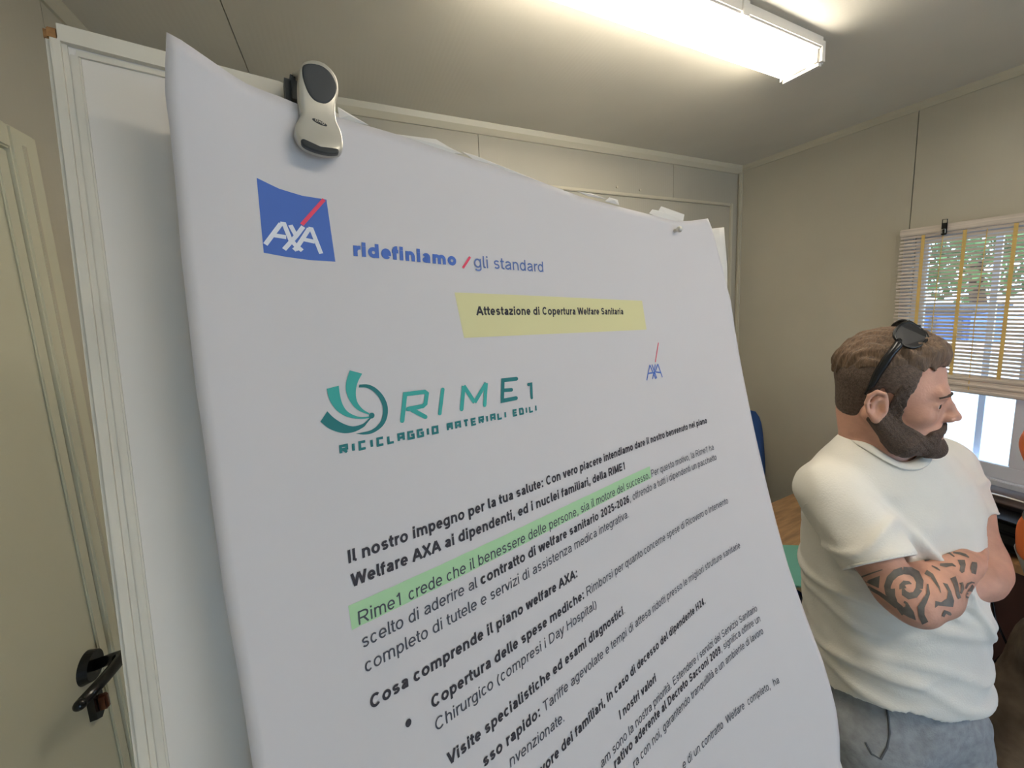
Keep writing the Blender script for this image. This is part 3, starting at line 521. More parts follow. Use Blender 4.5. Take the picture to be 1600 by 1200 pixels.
# ------------------------------------------------------------------ flipchart board behind the paper
BA = .033
bU = (PU*math.cos(BA)+PV*math.sin(BA)).normalized(); bV = (-PU*math.sin(BA)+PV*math.cos(BA)).normalized(); bN = PN
BO = PO+PU*(-.1305)+PV*.3545+PN*(-.030)
MB = Matrix(((bU.x, bV.x, bN.x, BO.x), (bU.y, bV.y, bN.y, BO.y), (bU.z, bV.z, bN.z, BO.z), (0, 0, 0, 1)))
fc = thing('flipchart_easel', 'white flipchart board with a chipped corner, leaning back on its easel legs', 'flipchart', Vector((BO.x+.3, BO.y+.18, 0)))
MF = Matrix.Translation(-fc.location) @ MB          # board frame -> local of the thing
# local board axes: x right, y up, z towards the reader; top-left corner at 0,0
tp = [(0, 0), (.118, .0), (.145, -.006), (.185, -.034), (.30, -.054), (.715, -.088)]
low = -.985
def bprism(poly, z0, z1, name, m, bev=0):
    mm = BM().prism(poly, 2, z0, z1); return mm.out(name, M[m], fc, mtx=MF)
bprism([(.006, -.006)]+[(a, b-.006) for a, b in tp[1:]]+[(.712, low), (.006, low)], -.014, -.0035, 'board_panel', 'board')
BM().box(0, low, -.016, .0085, -.0055, 0, .0022).out('frame_rail', M['frame'], fc, mtx=MF)
BM().box(.0085, low, -.0045, .0135, -.014, -.0015, .0008).out('frame_bead', M['frame'], fc, mtx=MF)
BM().box(.709, low, -.016, .718, -.05, 0, .0022).out('frame_rail', M['frame'], fc, mtx=MF)
BM().box(0, low-.012, -.016, .718, low, 0, .0022).out('frame_rail', M['frame'], fc, mtx=MF)
bprism([(.0055, .002)]+[(a, b+.002) for a, b in tp[1:]]+[(a, b-.0105) for a, b in tp[:0:-1]]+[(.0055, -.0085)], -.016, 0, 'frame_rail', 'frame')
bprism([(.012, -.0105)]+[(a, b-.0125) for a, b in tp[1:]]+[(a, b-.0145) for a, b in tp[:0:-1]]+[(.012, -.0145)], -.005, -.002, 'frame_bead', 'frame')
c_ = BM().box(-.0008, -.0085, -.0155, .0065, .0005, -.0012, .0018); c_.out('chipped_corner', M['wood_chip'], fc, mtx=MF)
for (x_, y_) in ((.09, low+.05), (.63, low+.05)):
    p0 = MF @ Vector((x_, y_, -.02)); q = Vector(((x_-.36)*.9, -.10, -fc.location.z)); 
    p1 = Vector((p0.x+(x_-.36)*.25, p0.y-.06, .012)); BM().tube([MF @ Vector((x_, -.10, -.022)), p0, p1], .011, 12).ball(p1, .014).out('leg', M['metal'], fc, smooth=True)
p0 = MF @ Vector((.36, -.2, -.03)); p1 = Vector((p0.x-.05, p0.y+.55, .012)); BM().tube([p0, p1], .011, 12).ball(p1, .014).out('leg', M['metal'], fc, smooth=True)
BM().box(.03, low-.03, -.01, .69, low-.018, .055, .003).out('pen_tray', M['frame'], fc, mtx=MF)
# sheets of the pad under the poster
un = PR['under']
TLu = lambda s_: np.interp(s_, [0, .1, .5, .8, .93, 1], [1.20, 1.20, 1.19, 1.20, 1.22, 1.245])
V, F = sheet('s', None, lambda v: 0*v-.05, lambda v: np.interp(v, [-2.4, 0, .72, .80, 1.0, 1.245], [2.40, 2.44, 2.44, un[3][0], un[2][0], un[1][0]]), TLu, lambda s_: 0*s_-2.3, -.0022, nu=40, nv=40)
pb = surf(np.array([1.2]), np.array([-.4]), -.0022)[0]
pad = thing('flipchart_pad', 'blank white flipchart pad showing behind the right corner of the poster', 'paper pad', Vector(pb))
put('paper_sheet', V, F, 'paper2', pad, pb, smooth=True)
V, F = sheet('s', None, lambda v: 0*v-.02, lambda v: 0*v+2.36, lambda s_: TLu(s_)-.04, lambda s_: 0*s_-2.28, -.0034, nu=40, nv=40)
put('paper_sheet', V, F, 'paper2', pad, pb, smooth=True)
for l in PR['scraps']:
    A = np.array(l); cen = A.mean(0); n = len(A)
    P0 = surf(A[:, 0], A[:, 1], -.0006); 
    # each torn stub stands up and folds a little out of the sheet
    lift = (A[:, 1]-A[:, 1].min())*.02
    P0 = P0+np.outer(lift, nN)*PS*0+0
    cc = surf(cen[:1], cen[1:], .0012); P1 = P0-nN*.0006; c1 = cc-nN*.0009
    V = np.vstack([P0, cc, P1, c1]); F = [(i, (i+1) % n, n) for i in range(n)]+[((i+1) % n+n+1, i+n+1, 2*n+1) for i in range(n)]+[(i, i+n+1, (i+1) % n+n+1, (i+1) % n) for i in range(n)]
    put('torn_stub', V, F, 'paper2', pad, pb)
# pin through the paper
pp = surf(np.array([PR['pin'][0][0]]), np.array([PR['pin'][0][1]]), 0)[0]
pn = thing('metal_peg', 'small silver peg pushed through the top right of the poster', 'peg', Vector(pp))
def nrmM(at=(0, 0, 0)): return Matrix(((PU.x, PV.x, PN.x, at[0]), (PU.y, PV.y, PN.y, at[1]), (PU.z, PV.z, PN.z, at[2]), (0, 0, 0, 1)))
BM().cyl((0, 0, -.028), (0, 0, .006), .0028, n=12).out('shaft', M['metal'], pn, mtx=nrmM())
BM().ball((0, 0, .008), .0048, (1, 1, .8)).out('head', M['metal'], pn, smooth=True, mtx=nrmM())
# ------------------------------------------------------------------ big silver clip at the top edge
CB = [[-1.66, 339.79], [4.26, 342.79], [10.75, 342.87], [15.79, 339.43], [18.39, 334.25], [18.41, 326.61], [16.46, 319.88], [15.44, 311.98], [15.81, 304.53], [17.92, 297.55], [18.28, 290.07], [17.11, 284.49], [13.43, 280.99], [6.66, 278.9], [-0.96, 279.23], [-6.95, 281.45], [-10.18, 286.46], [-10.82, 291.26], [-9.68, 296.54], [-6.37, 303.94], [-6.65, 308.17], [-6.88, 316.73], [-6.24, 327.04], [-4.89, 334.05]]
CP = [[-2.52, 335.99], [2.35, 338.56], [8.76, 339.14], [13.77, 336.52], [16.68, 331.54], [16.96, 327.11], [14.78, 321.11], [10.72, 316.06], [6.69, 314.41], [2.31, 315.19], [-1.07, 319.51], [-3.01, 326.06], [-3.48, 331.66]]
CG = [[-8.14, 283.73], [-6.82, 285.13], [-5.39, 284.07], [-0.91, 282.33], [5.35, 281.69], [10.62, 282.59], [13.97, 283.02], [14.14, 281.21], [13.02, 279.83], [7.64, 278.21], [-0.61, 278.45], [-6.58, 280.58]]
co = PO+(PU*4.5+PV*310+PN*17.5)*.001
clip = thing('bulldog_clip', 'silver grip clip with a black thumb pad holding the poster top', 'clip', co)
MC = nrmM()
def crv(y):      # front plate bows out towards its ends (mm)
    return .006+.004*((y-310)/34)**2
def plate(L, t0, t1, name, m, parent=clip, dome=.0, rings=4, z0=None):
    """domed plate with outline L in mm; rim at t0, crown t0+dome"""
    A = np.array(L); c = A.mean(0); n = len(A); V = []; F = []
    A2 = []                       # smooth the outline
    for i in range(n):
        p0, p1, p2, p3 = A[i-1], A[i], A[(i+1) % n], A[(i+2) % n]
        for t in (0, .33, .66): A2.append(.5*((2*p1)+(-p0+p2)*t+(2*p0-5*p1+4*p2-p3)*t*t+(-p0+3*p1-3*p2+p3)*t**3))
    A = np.array(A2); n = len(A)
    fr = [1, .985, .95, .88, .7, .4]
    hh = [0, .5, .8, .93, 1, 1]
    for f, h in zip(fr, hh):
        for p in A: q = c+(p-c)*f; V.append(((q[0]-4.5)*.001, (q[1]-310)*.001, crv(q[1])-.005+t0+h*dome))
    k = len(fr)
    for r in range(k-1): F += [(r*n+i, r*n+(i+1) % n, (r+1)*n+(i+1) % n, (r+1)*n+i) for i in range(n)]
    V.append(((c[0]-4.5)*.001, (c[1]-310)*.001, crv(c[1])-.005+t0+dome)); F += [((k-1)*n+i, (k-1)*n+(i+1) % n, k*n) for i in range(n)]
    b0 = len(V); V += [((q[0]-4.5)*.001, (q[1]-310)*.001, crv(q[1])-.005+t1) for q in A]
    F += [((i+1) % n, i, b0+i, b0+(i+1) % n) for i in range(n)]; F.append(tuple(b0+i for i in range(n))[::-1])
    me = vf(V, F, name); me.transform(MC); return link(name, me, M[m], parent, smooth=True)
plate(CB, .0005, -.0035, 'front_plate', 'metal', dome=.0035)
plate(CP, .0038, .0015, 'thumb_pad', 'rubber', dome=.0010)
plate(CG, .0036, .0006, 'grip_strip', 'rubber', dome=.0012)
lo = [(4.4+4.6*math.cos(a)*math.cos(-.27)-1.55*math.sin(a)*math.sin(-.27), 300.5+4.6*math.cos(a)*math.sin(-.27)+1.55*math.sin(a)*math.cos(-.27)) for a in [2*PI*i/14 for i in range(14)]]
lg = plate(lo, .0040, .0015, 'badge', 'rubber', dome=.0003)
for j, sh in enumerate((arc(0, 0, 40, 60, 0, 360, 10), [(-38, 60), (38, -60)], [(38, 60), (-38, -60)], arc(0, 0, 40, 60, 0, 360, 10))):
    V = []; F = []
    cxx = (-2.0, 0, 0, 2.0)[j]
    pts = [(cxx+q[0]*.020, q[1]*.012) for q in sh]
    for i, (a, b_) in enumerate(pts):
        d = np.array(pts[min(i+1, len(pts)-1)])-np.array(pts[max(i-1, 0)]); d = d/np.hypot(*d); nn = np.array((-d[1], d[0]))*.17
        for sg in (1, -1):
            x_ = a+sg*nn[0]; y_ = b_+sg*nn[1]; X_ = 4.4+x_*math.cos(-.27)-y_*math.sin(-.27); Y_ = 300.5+x_*math.sin(-.27)+y_*math.cos(-.27)
            V.append(((X_-4.5)*.001, (Y_-310)*.001, crv(300.5)-.005+.0048))
    F = [(2*i, 2*i+1, 2*i+3, 2*i+2) for i in range(len(pts)-1)]
    me = vf(V, F, 'badge_letter'); me.transform(MC); link('badge_letter', me, M['metal'], lg)
BM().box(-.0215, .012, -.0685, .0125, .051, -.0640, .002).out('back_plate', M['rubber'], clip, mtx=MC)
BM().tube([(-.0060, .020, .0008), (-.0070, .032, -.010), (-.0070, .050, -.035), (-.0060, .042, -.064)], .0022, 8).out('spring_arm', M['metal'], clip, mtx=MC, smooth=True)
BM().box(-.0150, .022, -.046, -.004, .047, -.028, .004).out('side_wing', M['rubber'], clip, mtx=MC)
BM().tube([(.0110, .020, .0008), (.0120, .032, -.010), (.0122, .050, -.035), (.0118, .042, -.064)], .0022, 8).out('spring_arm', M['metal'], clip, mtx=MC, smooth=True)
BM().box(-.011, -.026, -.0042, .010, -.004, -.0012, .001).out('jaw', M['metal'], clip, mtx=MC)
# ------------------------------------------------------------------ furniture
DZ = z(-.98)
dk = thing('corner_desk', 'light wood desk with a pale edge in the back corner of the cabin', 'desk', (1.6, .75, 0))
def dl(m, a, b, c, d, e, f, bev=0): return m.box(a-1.6, b-.75, c, d-1.6, e-.75, f, bev)
dl(BM(), 1.31, .525, DZ-.026, 1.985, .965, DZ, .002).out('desktop', M['desk'], dk)
dl(BM(), 1.306, .519, DZ-.027, 1.986, .525, DZ+.0005, .001).out('edge_strip', M['deskedge'], dk)
dl(BM(), 1.300, .519, DZ-.027, 1.31, .966, DZ+.0005, .001).out('edge_strip', M['deskedge'], dk)
for (a, b_) in ((1.33, .545), (1.33, .92), (1.94, .545), (1.94, .92)):
    dl(BM(), a, b_, 0, a+.035, b_+.035, DZ-.027, .003).out('leg', M['darkblue'], dk)
dl(BM(), 1.345, .94, .35, 1.96, .955, DZ-.027, .002).out('modesty_panel', M['darkblue'], dk)
dl(BM(), 1.318, .56, .20, 1.33, .93, DZ-.06, .002).out('side_panel', M['darkblue'], dk)
tp_ = thing('turquoise_folder', 'turquoise card folder lying on the near end of the light wood desk', 'folder', (1.42, .66, DZ))
mt = Matrix.Rotation(-.55, 4, 'Z')
BM().box(-.13, -.105, .0008, .13, .105, .0022, .0006).out('back_cover', M['green'], tp_, mtx=mt)
BM().box(-.126, -.100, .0024, .124, .100, .0048).out('sheets', M['paper2'], tp_, mtx=mt)
BM().box(-.13, -.105, .005, .128, .105, .0064, .0006).out('front_cover', M['green'], tp_, mtx=mt)
BM().cyl((-.09, .085, .0064), (-.06, .096, .0085), .0035, n=10).out('metal_fastener', M['metal'], tp_, mtx=mt)
# chair with blue back behind the desk
ch = thing('office_chair', 'blue fabric office chair standing behind the corner desk', 'chair', (1.67, 1.15, 0))
def ushell(cx, w, h, th, y0, lean, bow):
    V = []; F = []; nu, nv = 14, 14
    for side in (0, 1):
        for j in range(nv+1):
            t = j/nv; zz = (t-.5)*h; ww = w/2*(1-.0*t)*max(0, 1-abs(2*t-1)**4.0)**.32 if 0 < j < nv else w/2*.30
            for i in range(nu+1):
                s_ = 2*i/nu-1; ed = max(0, 1-max(abs(s_), abs(2*t-1))**6)
                V.append((cx+s_*ww, y0+bow*(s_*s_)*-1+lean*t+(side-.5)*th*(.25+.75*ed), zz))
    n = (nu+1)*(nv+1)
    for side in (0, 1):
        for j in range(nv):
            for i in range(nu):
                a = side*n+j*(nu+1)+i; q = (a, a+1, a+nu+2, a+nu+1); F.append(q if side == 0 else q[::-1])
    per = [i for i in range(nu+1)]+[(j+1)*(nu+1)-1 for j in range(1, nv+1)]+[nv*(nu+1)+i for i in range(nu-1, -1, -1)]+[j*(nu+1) for j in range(nv-1, 0, -1)]
    F += [(b_, a, a+n, b_+n) for a, b_ in zip(per, per[1:]+per[:1])]
    return V, F
V, F = ushell(.0, .42, .46, .05, .0, .05, .05)
o = link('backrest', vf(V, F), M['blue'], ch, loc=(0, -.02, z(-.80)), smooth=True)
V, F = ushell(.0, .46, .44, .07, 0, 0, 0)
me = vf(V, F); me.transform(Matrix.Rotation(PI/2, 4, 'X')); o = link('seat', me, M['blue'], ch, loc=(0, -.20, .47), smooth=True)
BM().tube([(0, .04, z(-.86)), (0, .075, .62), (0, .04, .46), (0, -.12, .43)], .018, 10).out('back_bracket', M['black'], ch, smooth=True)
BM().cyl((0, -.2, .08), (0, -.2, .44), .025, n=16).out('gas_column', M['black'], ch)
for i in range(5):
    a = 2*PI*i/5+.3; e = (.26*math.cos(a), -.2+.26*math.sin(a)); e2 = (e[0], e[1])
    BM().tube([(0, -.2, .11), (e[0]*.6, -.2+(e[1]+.2)*.6, .10), (e[0], e[1], .065)], [.022, .018, .014], 8).out('base_arm', M['black'], ch, smooth=True)
    BM().ball((e[0], e[1], .028), .028, (.6, 1, 1)).out('caster', M['black'], ch, smooth=True)
DC = z(-.835)
# sideboard along the right wall under the window
sb = thing('wall_desk', 'brown fronted desk along the window wall with a wood top', 'desk', (1.85, -.1, 0))
def sl(m, a, b, c, d, e, f, bev=0): return m.box(a-1.85, b+.1, c, d-1.85, e+.1, f, bev)
sl(BM(), 1.725, -.75, DC-.026, 1.995, .512, DC, .002).out('desktop', M['desk'], sb)
sl(BM(), 1.745, -.74, .06, 1.76, .50, DC-.027, .001).out('front_panel', M['brown'], sb)
sl(BM(), 1.76, .485, .0, 1.99, .50, DC-.027, .001).out('side_panel', M['brown'], sb)
sl(BM(), 1.76, -.74, .0, 1.99, -.725, DC-.027, .001).out('side_panel', M['brown'], sb)
sl(BM(), 1.737, .20, .05, 1.747, .235, DC-.03, .002).out('upright', M['brown'], sb)
cb = thing('hanging_cable', 'thin black cable dangling down the brown desk front', 'cable', (1.743, .34, DC-.03))
BM().tube([(.0, -.0, .0), (-.012, -.005, -.08), (-.012, -.02, -.17), (-.012, -.05, -.24), (-.012, -.03, -.31), (-.012, .01, -.36), (-.012, .0, -.45), (-.012, .02, -.60), (-.010, .03, -.71)], .0028, 6).out('cord', M['black'], cb, smooth=True)
# black printer, dark bag and papers on the wall desk
pr = thing('black_printer', 'glossy black printer on the window wall desk below the sill', 'printer', (1.86, .25, DC))
def pl(m, a, b, c, d, e, f, bev=0): return m.box(a-1.86, b-.25, c, d-1.86, e-.25, f, bev)
pl(BM(), 1.765, .08, .006, 1.985, .47, .068, .008).out('body', M['black'], pr)
pl(BM(), 1.760, .078, .071, 1.985, .472, .106, .010).out('scanner_lid', M['black'], pr)
pl(BM(), 1.759, .078, .1055, 1.95, .472, .109, .0015).out('lid_glass', M['lens'], pr)
pl(BM(), 1.745, .14, .02, 1.766, .41, .026, .002).out('paper_tray', M['black'], pr)
for (a, b_) in ((1.79, .10), (1.79, .44), (1.96, .10), (1.96, .44)): pl(BM(), a-.01, b_-.01, 0, a+.01, b_+.01, .007, .001).out('foot', M['rubber'], pr)
bg = thing('dark_pouch', 'dark grey brown pouch lying on top of the black printer', 'bag', (1.89, .34, DC+.109))
pts = BM(); pts.b.free(); pts = BM(); pts.box(-.055, -.085, .001, .05, .085, .042, .016); pts.out('pouch', mat('pouch_grey', (96, 82, 76), .7, var=.1, scale=30, bump=.4, bscale=40), bg, smooth=True)
BM().tube([(-.046, -.070, .040), (-.050, 0, .043), (-.046, .072, .040)], .0028, 6).out('zip', M['metal'], bg)
gb = thing('green_box', 'small green packet at the far end of the black printer top', 'box', (1.945, .448, DC+.109))
BM().box(-.03, -.018, 0, .03, .018, .050, .003).out('carton', mat('green_carton', (50, 110, 66), .6, var=.05), gb)
BM().box(-.031, -.019, .02, .031, .019, .03, .0005).out('label_band', M['paper2'], gb)
pa = thing('paper_stack', 'few white papers on the wall desk past the black printer', 'papers', (1.86, -.12, DC))
for i in range(4):
    BM().box(-.10, -.07, .0004+.0011*i, .10, .07, .0013+.0011*i).out('sheet', M['paper2'], pa, mtx=Matrix.Rotation(.1*i-.2, 4, 'Z'), loc=(0, 0, 0))
# ------------------------------------------------------------------ outside the window
yd = tag(BM().box(2.2, -14, -.5, 30, 14, -.35).out('ground_outside', mat('yard_gravel', (200, 192, 180), .9, var=.1, scale=4)), kind='structure')
fwl = thing('yard_wall', 'sunlit white wall across the yard beyond the window', 'wall', (5.0, 0, -.35))
BM().box(-.1, -7, 0, .1, 9, 1.46).out('wall_slab', mat('yard_wall_white', (245, 243, 238), .9), fwl)
BM().box(-.15, -7, 1.46, .15, 9, 1.53).out('coping', mat('coping_pink', (220, 190, 180), .9), fwl)
tr = thing('garden_tree', 'leafy green tree rising behind the yard wall', 'tree', (9.6, 2.3, -.35))
BM().tube([(0, 0, 0), (.1, 0, 1.2), (0, .1, 2.4)], [.16, .13, .08], 10).out('trunk', M['brown'], tr, smooth=True)
V = []; F = []
for i in range(2600):
    a = random.uniform(0, 2*PI); r_ = random.random()**.4; ph = random.uniform(-.9, 1)
    c = Vector((1.4*r_*math.cos(a)*math.sqrt(1-ph*ph), 2.3*r_*math.sin(a)*math.sqrt(1-ph*ph), 2.65+1.05*r_*ph))
    d = Vector((random.uniform(-1, 1), random.uniform(-1, 1), random.uniform(-1, 1))).normalized(); e = d.orthogonal().normalized()
    k = len(V); s_ = random.uniform(.06, .12); V += [c-d*s_, c+e*s_*.5, c+d*s_, c-e*s_*.5]; F.append((k, k+1, k+2, k+3))
tag(link('foliage', vf(V, F), mat('leaf_green', (86, 120, 62), .7, var=.2, scale=3), tr), kind='stuff')
vn = thing('blue_container', 'blue metal container rising behind the yard wall, seen through the blind', 'container', (6.9, 1.95, -.35))
BM().box(-.6, -.38, 0, .6, .42, 1.72, .02).out('body', mat('container_blue', (70, 105, 170), .5, var=.05), vn)
BM().box(-.63, -.41, 1.72, .63, .45, 1.78, .01).out('lid', M['darkblue'], vn)
for y_ in (-.3, -.1, .1, .3): BM().box(-.62, y_-.03, .1, -.6, y_+.03, 1.68, .004).out('rib', M['darkblue'], vn)
# ------------------------------------------------------------------ people: smooth signed-distance bodies meshed with surface nets
def ax(*segs):
    """non-uniform axis: (start, step), ..., end"""
    out = []
    for (a, st), (b_, _) in zip(segs, list(segs[1:])+[(None, None)]):
        if b_ is None: break
        n = max(1, int(round((b_-a)/st))); out += list(a+(b_-a)*np.arange(n)/n)
    out.append(segs[-1][0]); return np.array(out)
HEADX = [None]
class Grid:
    def __init__(s, X, Y, Z):
        s.a = (X, Y, Z); s.d = np.full((len(X), len(Y), len(Z)), 1.0, np.float32)
    def sl(s, lo, hi):
        r = []
        for A, l, h in zip(s.a, lo, hi): i = np.searchsorted(A, l); j = np.searchsorted(A, h, 'right'); r.append(slice(max(i-1, 0), min(j+1, len(A))))
        return tuple(r)
    def pts(s, q): return np.stack(np.meshgrid(*[A[k] for A, k in zip(s.a, q)], indexing='ij'), -1).astype(np.float32)
    def op(s, fn, lo, hi, k=0, mode='u'):
        pad = k*1.2+.012; lo = np.array(lo)-pad; hi = np.array(hi)+pad; q = s.sl(lo, hi)
        if any(x.stop-x.start <= 0 for x in q): return
        P = s.pts(q); e = fn(P); d = s.d[q]
        if mode == 'u':
            if k: h = np.clip(.5+.5*(d-e)/k, 0, 1); s.d[q] = d*(1-h)+e*h-k*h*(1-h)
            else: s.d[q] = np.minimum(d, e)
        elif mode == 's':
            if k: h = np.clip(.5-.5*(d+e)/k, 0, 1); s.d[q] = d*(1-h)-e*h+k*h*(1-h)
            else: s.d[q] = np.maximum(d, -e)
    def cap(s, a, b_, ra, rb, k=.01, mode='u'):
        a = np.array(a, float); b_ = np.array(b_, float); r = max(ra, rb); ba = b_-a; L = ba@ba+1e-12
        def f(P):
            pa = P-a; h = np.clip((pa@ba)/L, 0, 1)[..., None]; return np.linalg.norm(pa-ba*h, axis=-1)-(ra+(rb-ra)*h[..., 0])
        s.op(f, np.minimum(a, b_)-r, np.maximum(a, b_)+r, k, mode)
    def ell(s, c, sem, R=None, k=.01, mode='u'):
        c = np.array(c, float); sem = np.array(sem, float); m = sem.max()
        if R is not None and HEADX[0] is R: sem = sem*np.array((FX, 1, 1))
        def f(P):
            p = P-c
            if R is not None: p = p@R
            k0 = np.linalg.norm(p/sem, axis=-1); k1 = np.linalg.norm(p/sem**2, axis=-1)+1e-9; return k0*(k0-1)/k1
        s.op(f, c-m, c+m, k, mode)
    def chain(s, pts, rs, k=.01, mode='u'):
        for (a, b_), (ra, rb) in zip(zip(pts, pts[1:]), zip(rs, rs[1:])): s.cap(a, b_, ra, rb, k, mode)
    def mesh(s):
        d = s.d.copy(); d[[0, -1]] = 1; d[:, [0, -1]] = 1; d[:, :, [0, -1]] = 1
        ins = d < 0; X, Y, Z = s.a; nx, ny, nz = d.shape
        c = np.zeros((nx-1, ny-1, nz-1), np.int8)
        for i in (0, 1):
            for j in (0, 1):
                for k in (0, 1): c += ins[i:nx-1+i, j:ny-1+j, k:nz-1+k]
        act = (c > 0) & (c < 8); idx = np.full(act.shape, -1, np.int64); I = np.argwhere(act); idx[act] = np.arange(len(I))
        acc = np.zeros((len(I), 3)); cnt = np.zeros(len(I)); i, j, k = I.T
        A = [np.asarray(a) for a in s.a]
        for axn in range(3):
            for u in (0, 1):
                for v in (0, 1):
                    o0 = [0, 0, 0]; o1 = [0, 0, 0]; oth = [q for q in range(3) if q != axn]
                    o0[oth[0]] = o1[oth[0]] = u; o0[oth[1]] = o1[oth[1]] = v; o1[axn] = 1
                    da = d[i+o0[0], j+o0[1], k+o0[2]]; db = d[i+o1[0], j+o1[1], k+o1[2]]; cr = (da < 0) != (db < 0)
                    t = np.where(cr, da/(da-db+1e-20), 0)
                    P = np.stack([A[0][i+o0[0]], A[1][j+o0[1]], A[2][k+o0[2]]], -1); Q = np.stack([A[0][i+o1[0]], A[1][j+o1[1]], A[2][k+o1[2]]], -1)
                    acc += np.where(cr[:, None], P+(Q-P)*t[:, None], 0); cnt += cr
        V = acc/np.maximum(cnt, 1)[:, None]; F = []
        for axn in range(3):
            sh = [slice(1, n-1) for n in d.shape]; sh[axn] = slice(0, d.shape[axn]-1); sh2 = list(sh); sh2[axn] = slice(1, d.shape[axn])
            a = ins[tuple(sh)]; b_ = ins[tuple(sh2)]; E = np.argwhere(a != b_); off = [1, 1, 1]; off[axn] = 0; E = E+off
            o = [q for q in range(3) if q != axn]
            def g(du, dv): e = E.copy(); e[:, o[0]] -= du; e[:, o[1]] -= dv; return idx[e[:, 0], e[:, 1], e[:, 2]]
            q = np.stack([g(1, 1), g(0, 1), g(0, 0), g(1, 0)], 1)
            fl = a[tuple((E-off).T)]
            if axn == 1: fl = ~fl
            q = np.where(fl[:, None], q, q[:, ::-1]); F.append(q)
        F = np.vstack(F); F = F[(F >= 0).all(1)]
        return V, F
def npmesh(V, F, name):
    me = bpy.data.meshes.new(name); me.vertices.add(len(V)); me.vertices.foreach_set('co', np.ascontiguousarray(V, np.float32).ravel())
    me.loops.add(F.size); me.loops.foreach_set('vertex_index', F.ravel().astype(np.int32)); me.polygons.add(len(F))
    me.polygons.foreach_set('loop_start', np.arange(0, F.size, 4, dtype=np.int32)); me.polygons.foreach_set('use_smooth', np.ones(len(F), bool)); me.update(calc_edges=True); me.validate()
    return me
DV = np.array((.95, .3122, 0)); DV /= np.linalg.norm(DV); RV = np.array((DV[1], -DV[0], 0)); KS = 1.08
def wld(P, base): P = np.asarray(P, float); return (P[..., :1]*RV+P[..., 1:2]*DV)*KS+np.array((0, 0, 1))*P[..., 2:]*KS+np.array((0, 0, EYE))-np.asarray(base)
def vnoise(P, f, seed=0):
    r = np.random.RandomState(seed); o = 0
    for i in range(4):
        k = r.randn(3); k /= np.linalg.norm(k); o = o+np.sin((P@(k*f*(1+.5*i)).astype(np.float32))+r.rand()*6.28+1.3*np.sin(P@(r.randn(3)*f*.5).astype(np.float32)))
    return o/4
def smooth(V, F, it=1, lam=.5):
    n = len(V); E = np.vstack([F[:, [0, 1]], F[:, [1, 2]], F[:, [2, 3]], F[:, [3, 0]]]); deg = np.bincount(E.ravel(), minlength=n)[:, None]
    for _ in range(it):
        A = np.zeros_like(V)
        for c in range(3): A[:, c] = np.bincount(E[:, 0], V[E[:, 1], c], n)+np.bincount(E[:, 1], V[E[:, 0], c], n)
        V = V+lam*(A/np.maximum(deg, 1)-V)
    return V
def body_mesh(G, name, m, parent, base, it=2):
    V, F = G.mesh(); V = smooth(V, F, it); W_ = wld(V, base); F = F[:, ::1]
    me = npmesh(W_, F, name)
    return link(name, me, m, parent)
def V3(*a): return np.array(a, float)
# ---- man in the white shirt -------------------------------------------------
HC = V3(-.017, 1.05, -.199); ya = math.radians(3)
HF = V3(math.cos(ya), math.sin(ya), 0); HL = V3(-math.sin(ya), math.cos(ya), 0); HU = V3(0, 0, 1)
tilt = math.radians(-4); HF2 = HF*math.cos(tilt)+HU*math.sin(tilt); HU2 = -HF*math.sin(tilt)+HU*math.cos(tilt)
RH = np.stack([HF2, HL, HU2], 1)
FX = .905
def H(x, y, z_): return HC+HF2*x*FX+HL*y+HU2*z_
def hloc(P): return ((P-HC.astype(np.float32))@RH.astype(np.float32))/np.array((FX, 1, 1), np.float32)
TF = V3(.83, -.56, 0); TF /= np.linalg.norm(TF); TS = V3(-TF[1], TF[0], 0)      # chest direction, his left
SR = V3(-.088, .965, -.428); ER = V3(.030, .885, -.560); WR_ = V3(.097, 1.035, -.528); HR = V3(.098, 1.16, -.535)
SL = V3(.070, 1.235, -.405); EL = V3(.137, 1.145, -.577); WL_ = V3(.085, 1.045, -.600); HLh = V3(.030, 1.00, -.590)
prof = [(-.318, .046, .058, (-.026, 1.058)), (-.350, .064, .098, (-.020, 1.070)), (-.40, .088, .150, (-.012, 1.088)), (-.46, .106, .166, (-.006, 1.095)), (-.53, .113, .164, (-.003, 1.092)),
        (-.62, .118, .156, (.000, 1.085)), (-.72, .120, .154, (.008, 1.078)), (-.82, .113, .154, (.022, 1.068)), (-.90, .106, .152, (.028, 1.062)), (-1.0, .110, .150, (.030, 1.060))]
def torso_fn(grow=0, fold=0):
    zs_ = np.array([q[0] for q in prof][::-1]); af = np.array([q[1] for q in prof][::-1]); as_ = np.array([q[2] for q in prof][::-1]); cr = np.array([q[3][0] for q in prof][::-1]); ct = np.array([q[3][1] for q in prof][::-1])
    def f(P):
        zz = P[..., 2]; a = np.interp(zz, zs_, af)+grow; b_ = np.interp(zz, zs_, as_)+grow; x = P[..., 0]-np.interp(zz, zs_, cr); y = P[..., 1]-np.interp(zz, zs_, ct)
        u = x*TF[0]+y*TF[1]; v = x*TS[0]+y*TS[1]
        n = 2.3; k0 = (np.abs(u/a)**n+np.abs(v/b_)**n)**(1/n); d = (k0-1)*np.minimum(a, b_)*.92
        d = np.maximum(d, np.maximum(zs_[0]-zz, zz-zs_[-1]))
        if fold: d = d-fold*folds(P, u, v, zz)
        return d.astype(np.float32)
    return f
def ridge(x): return np.exp(-(x*x))
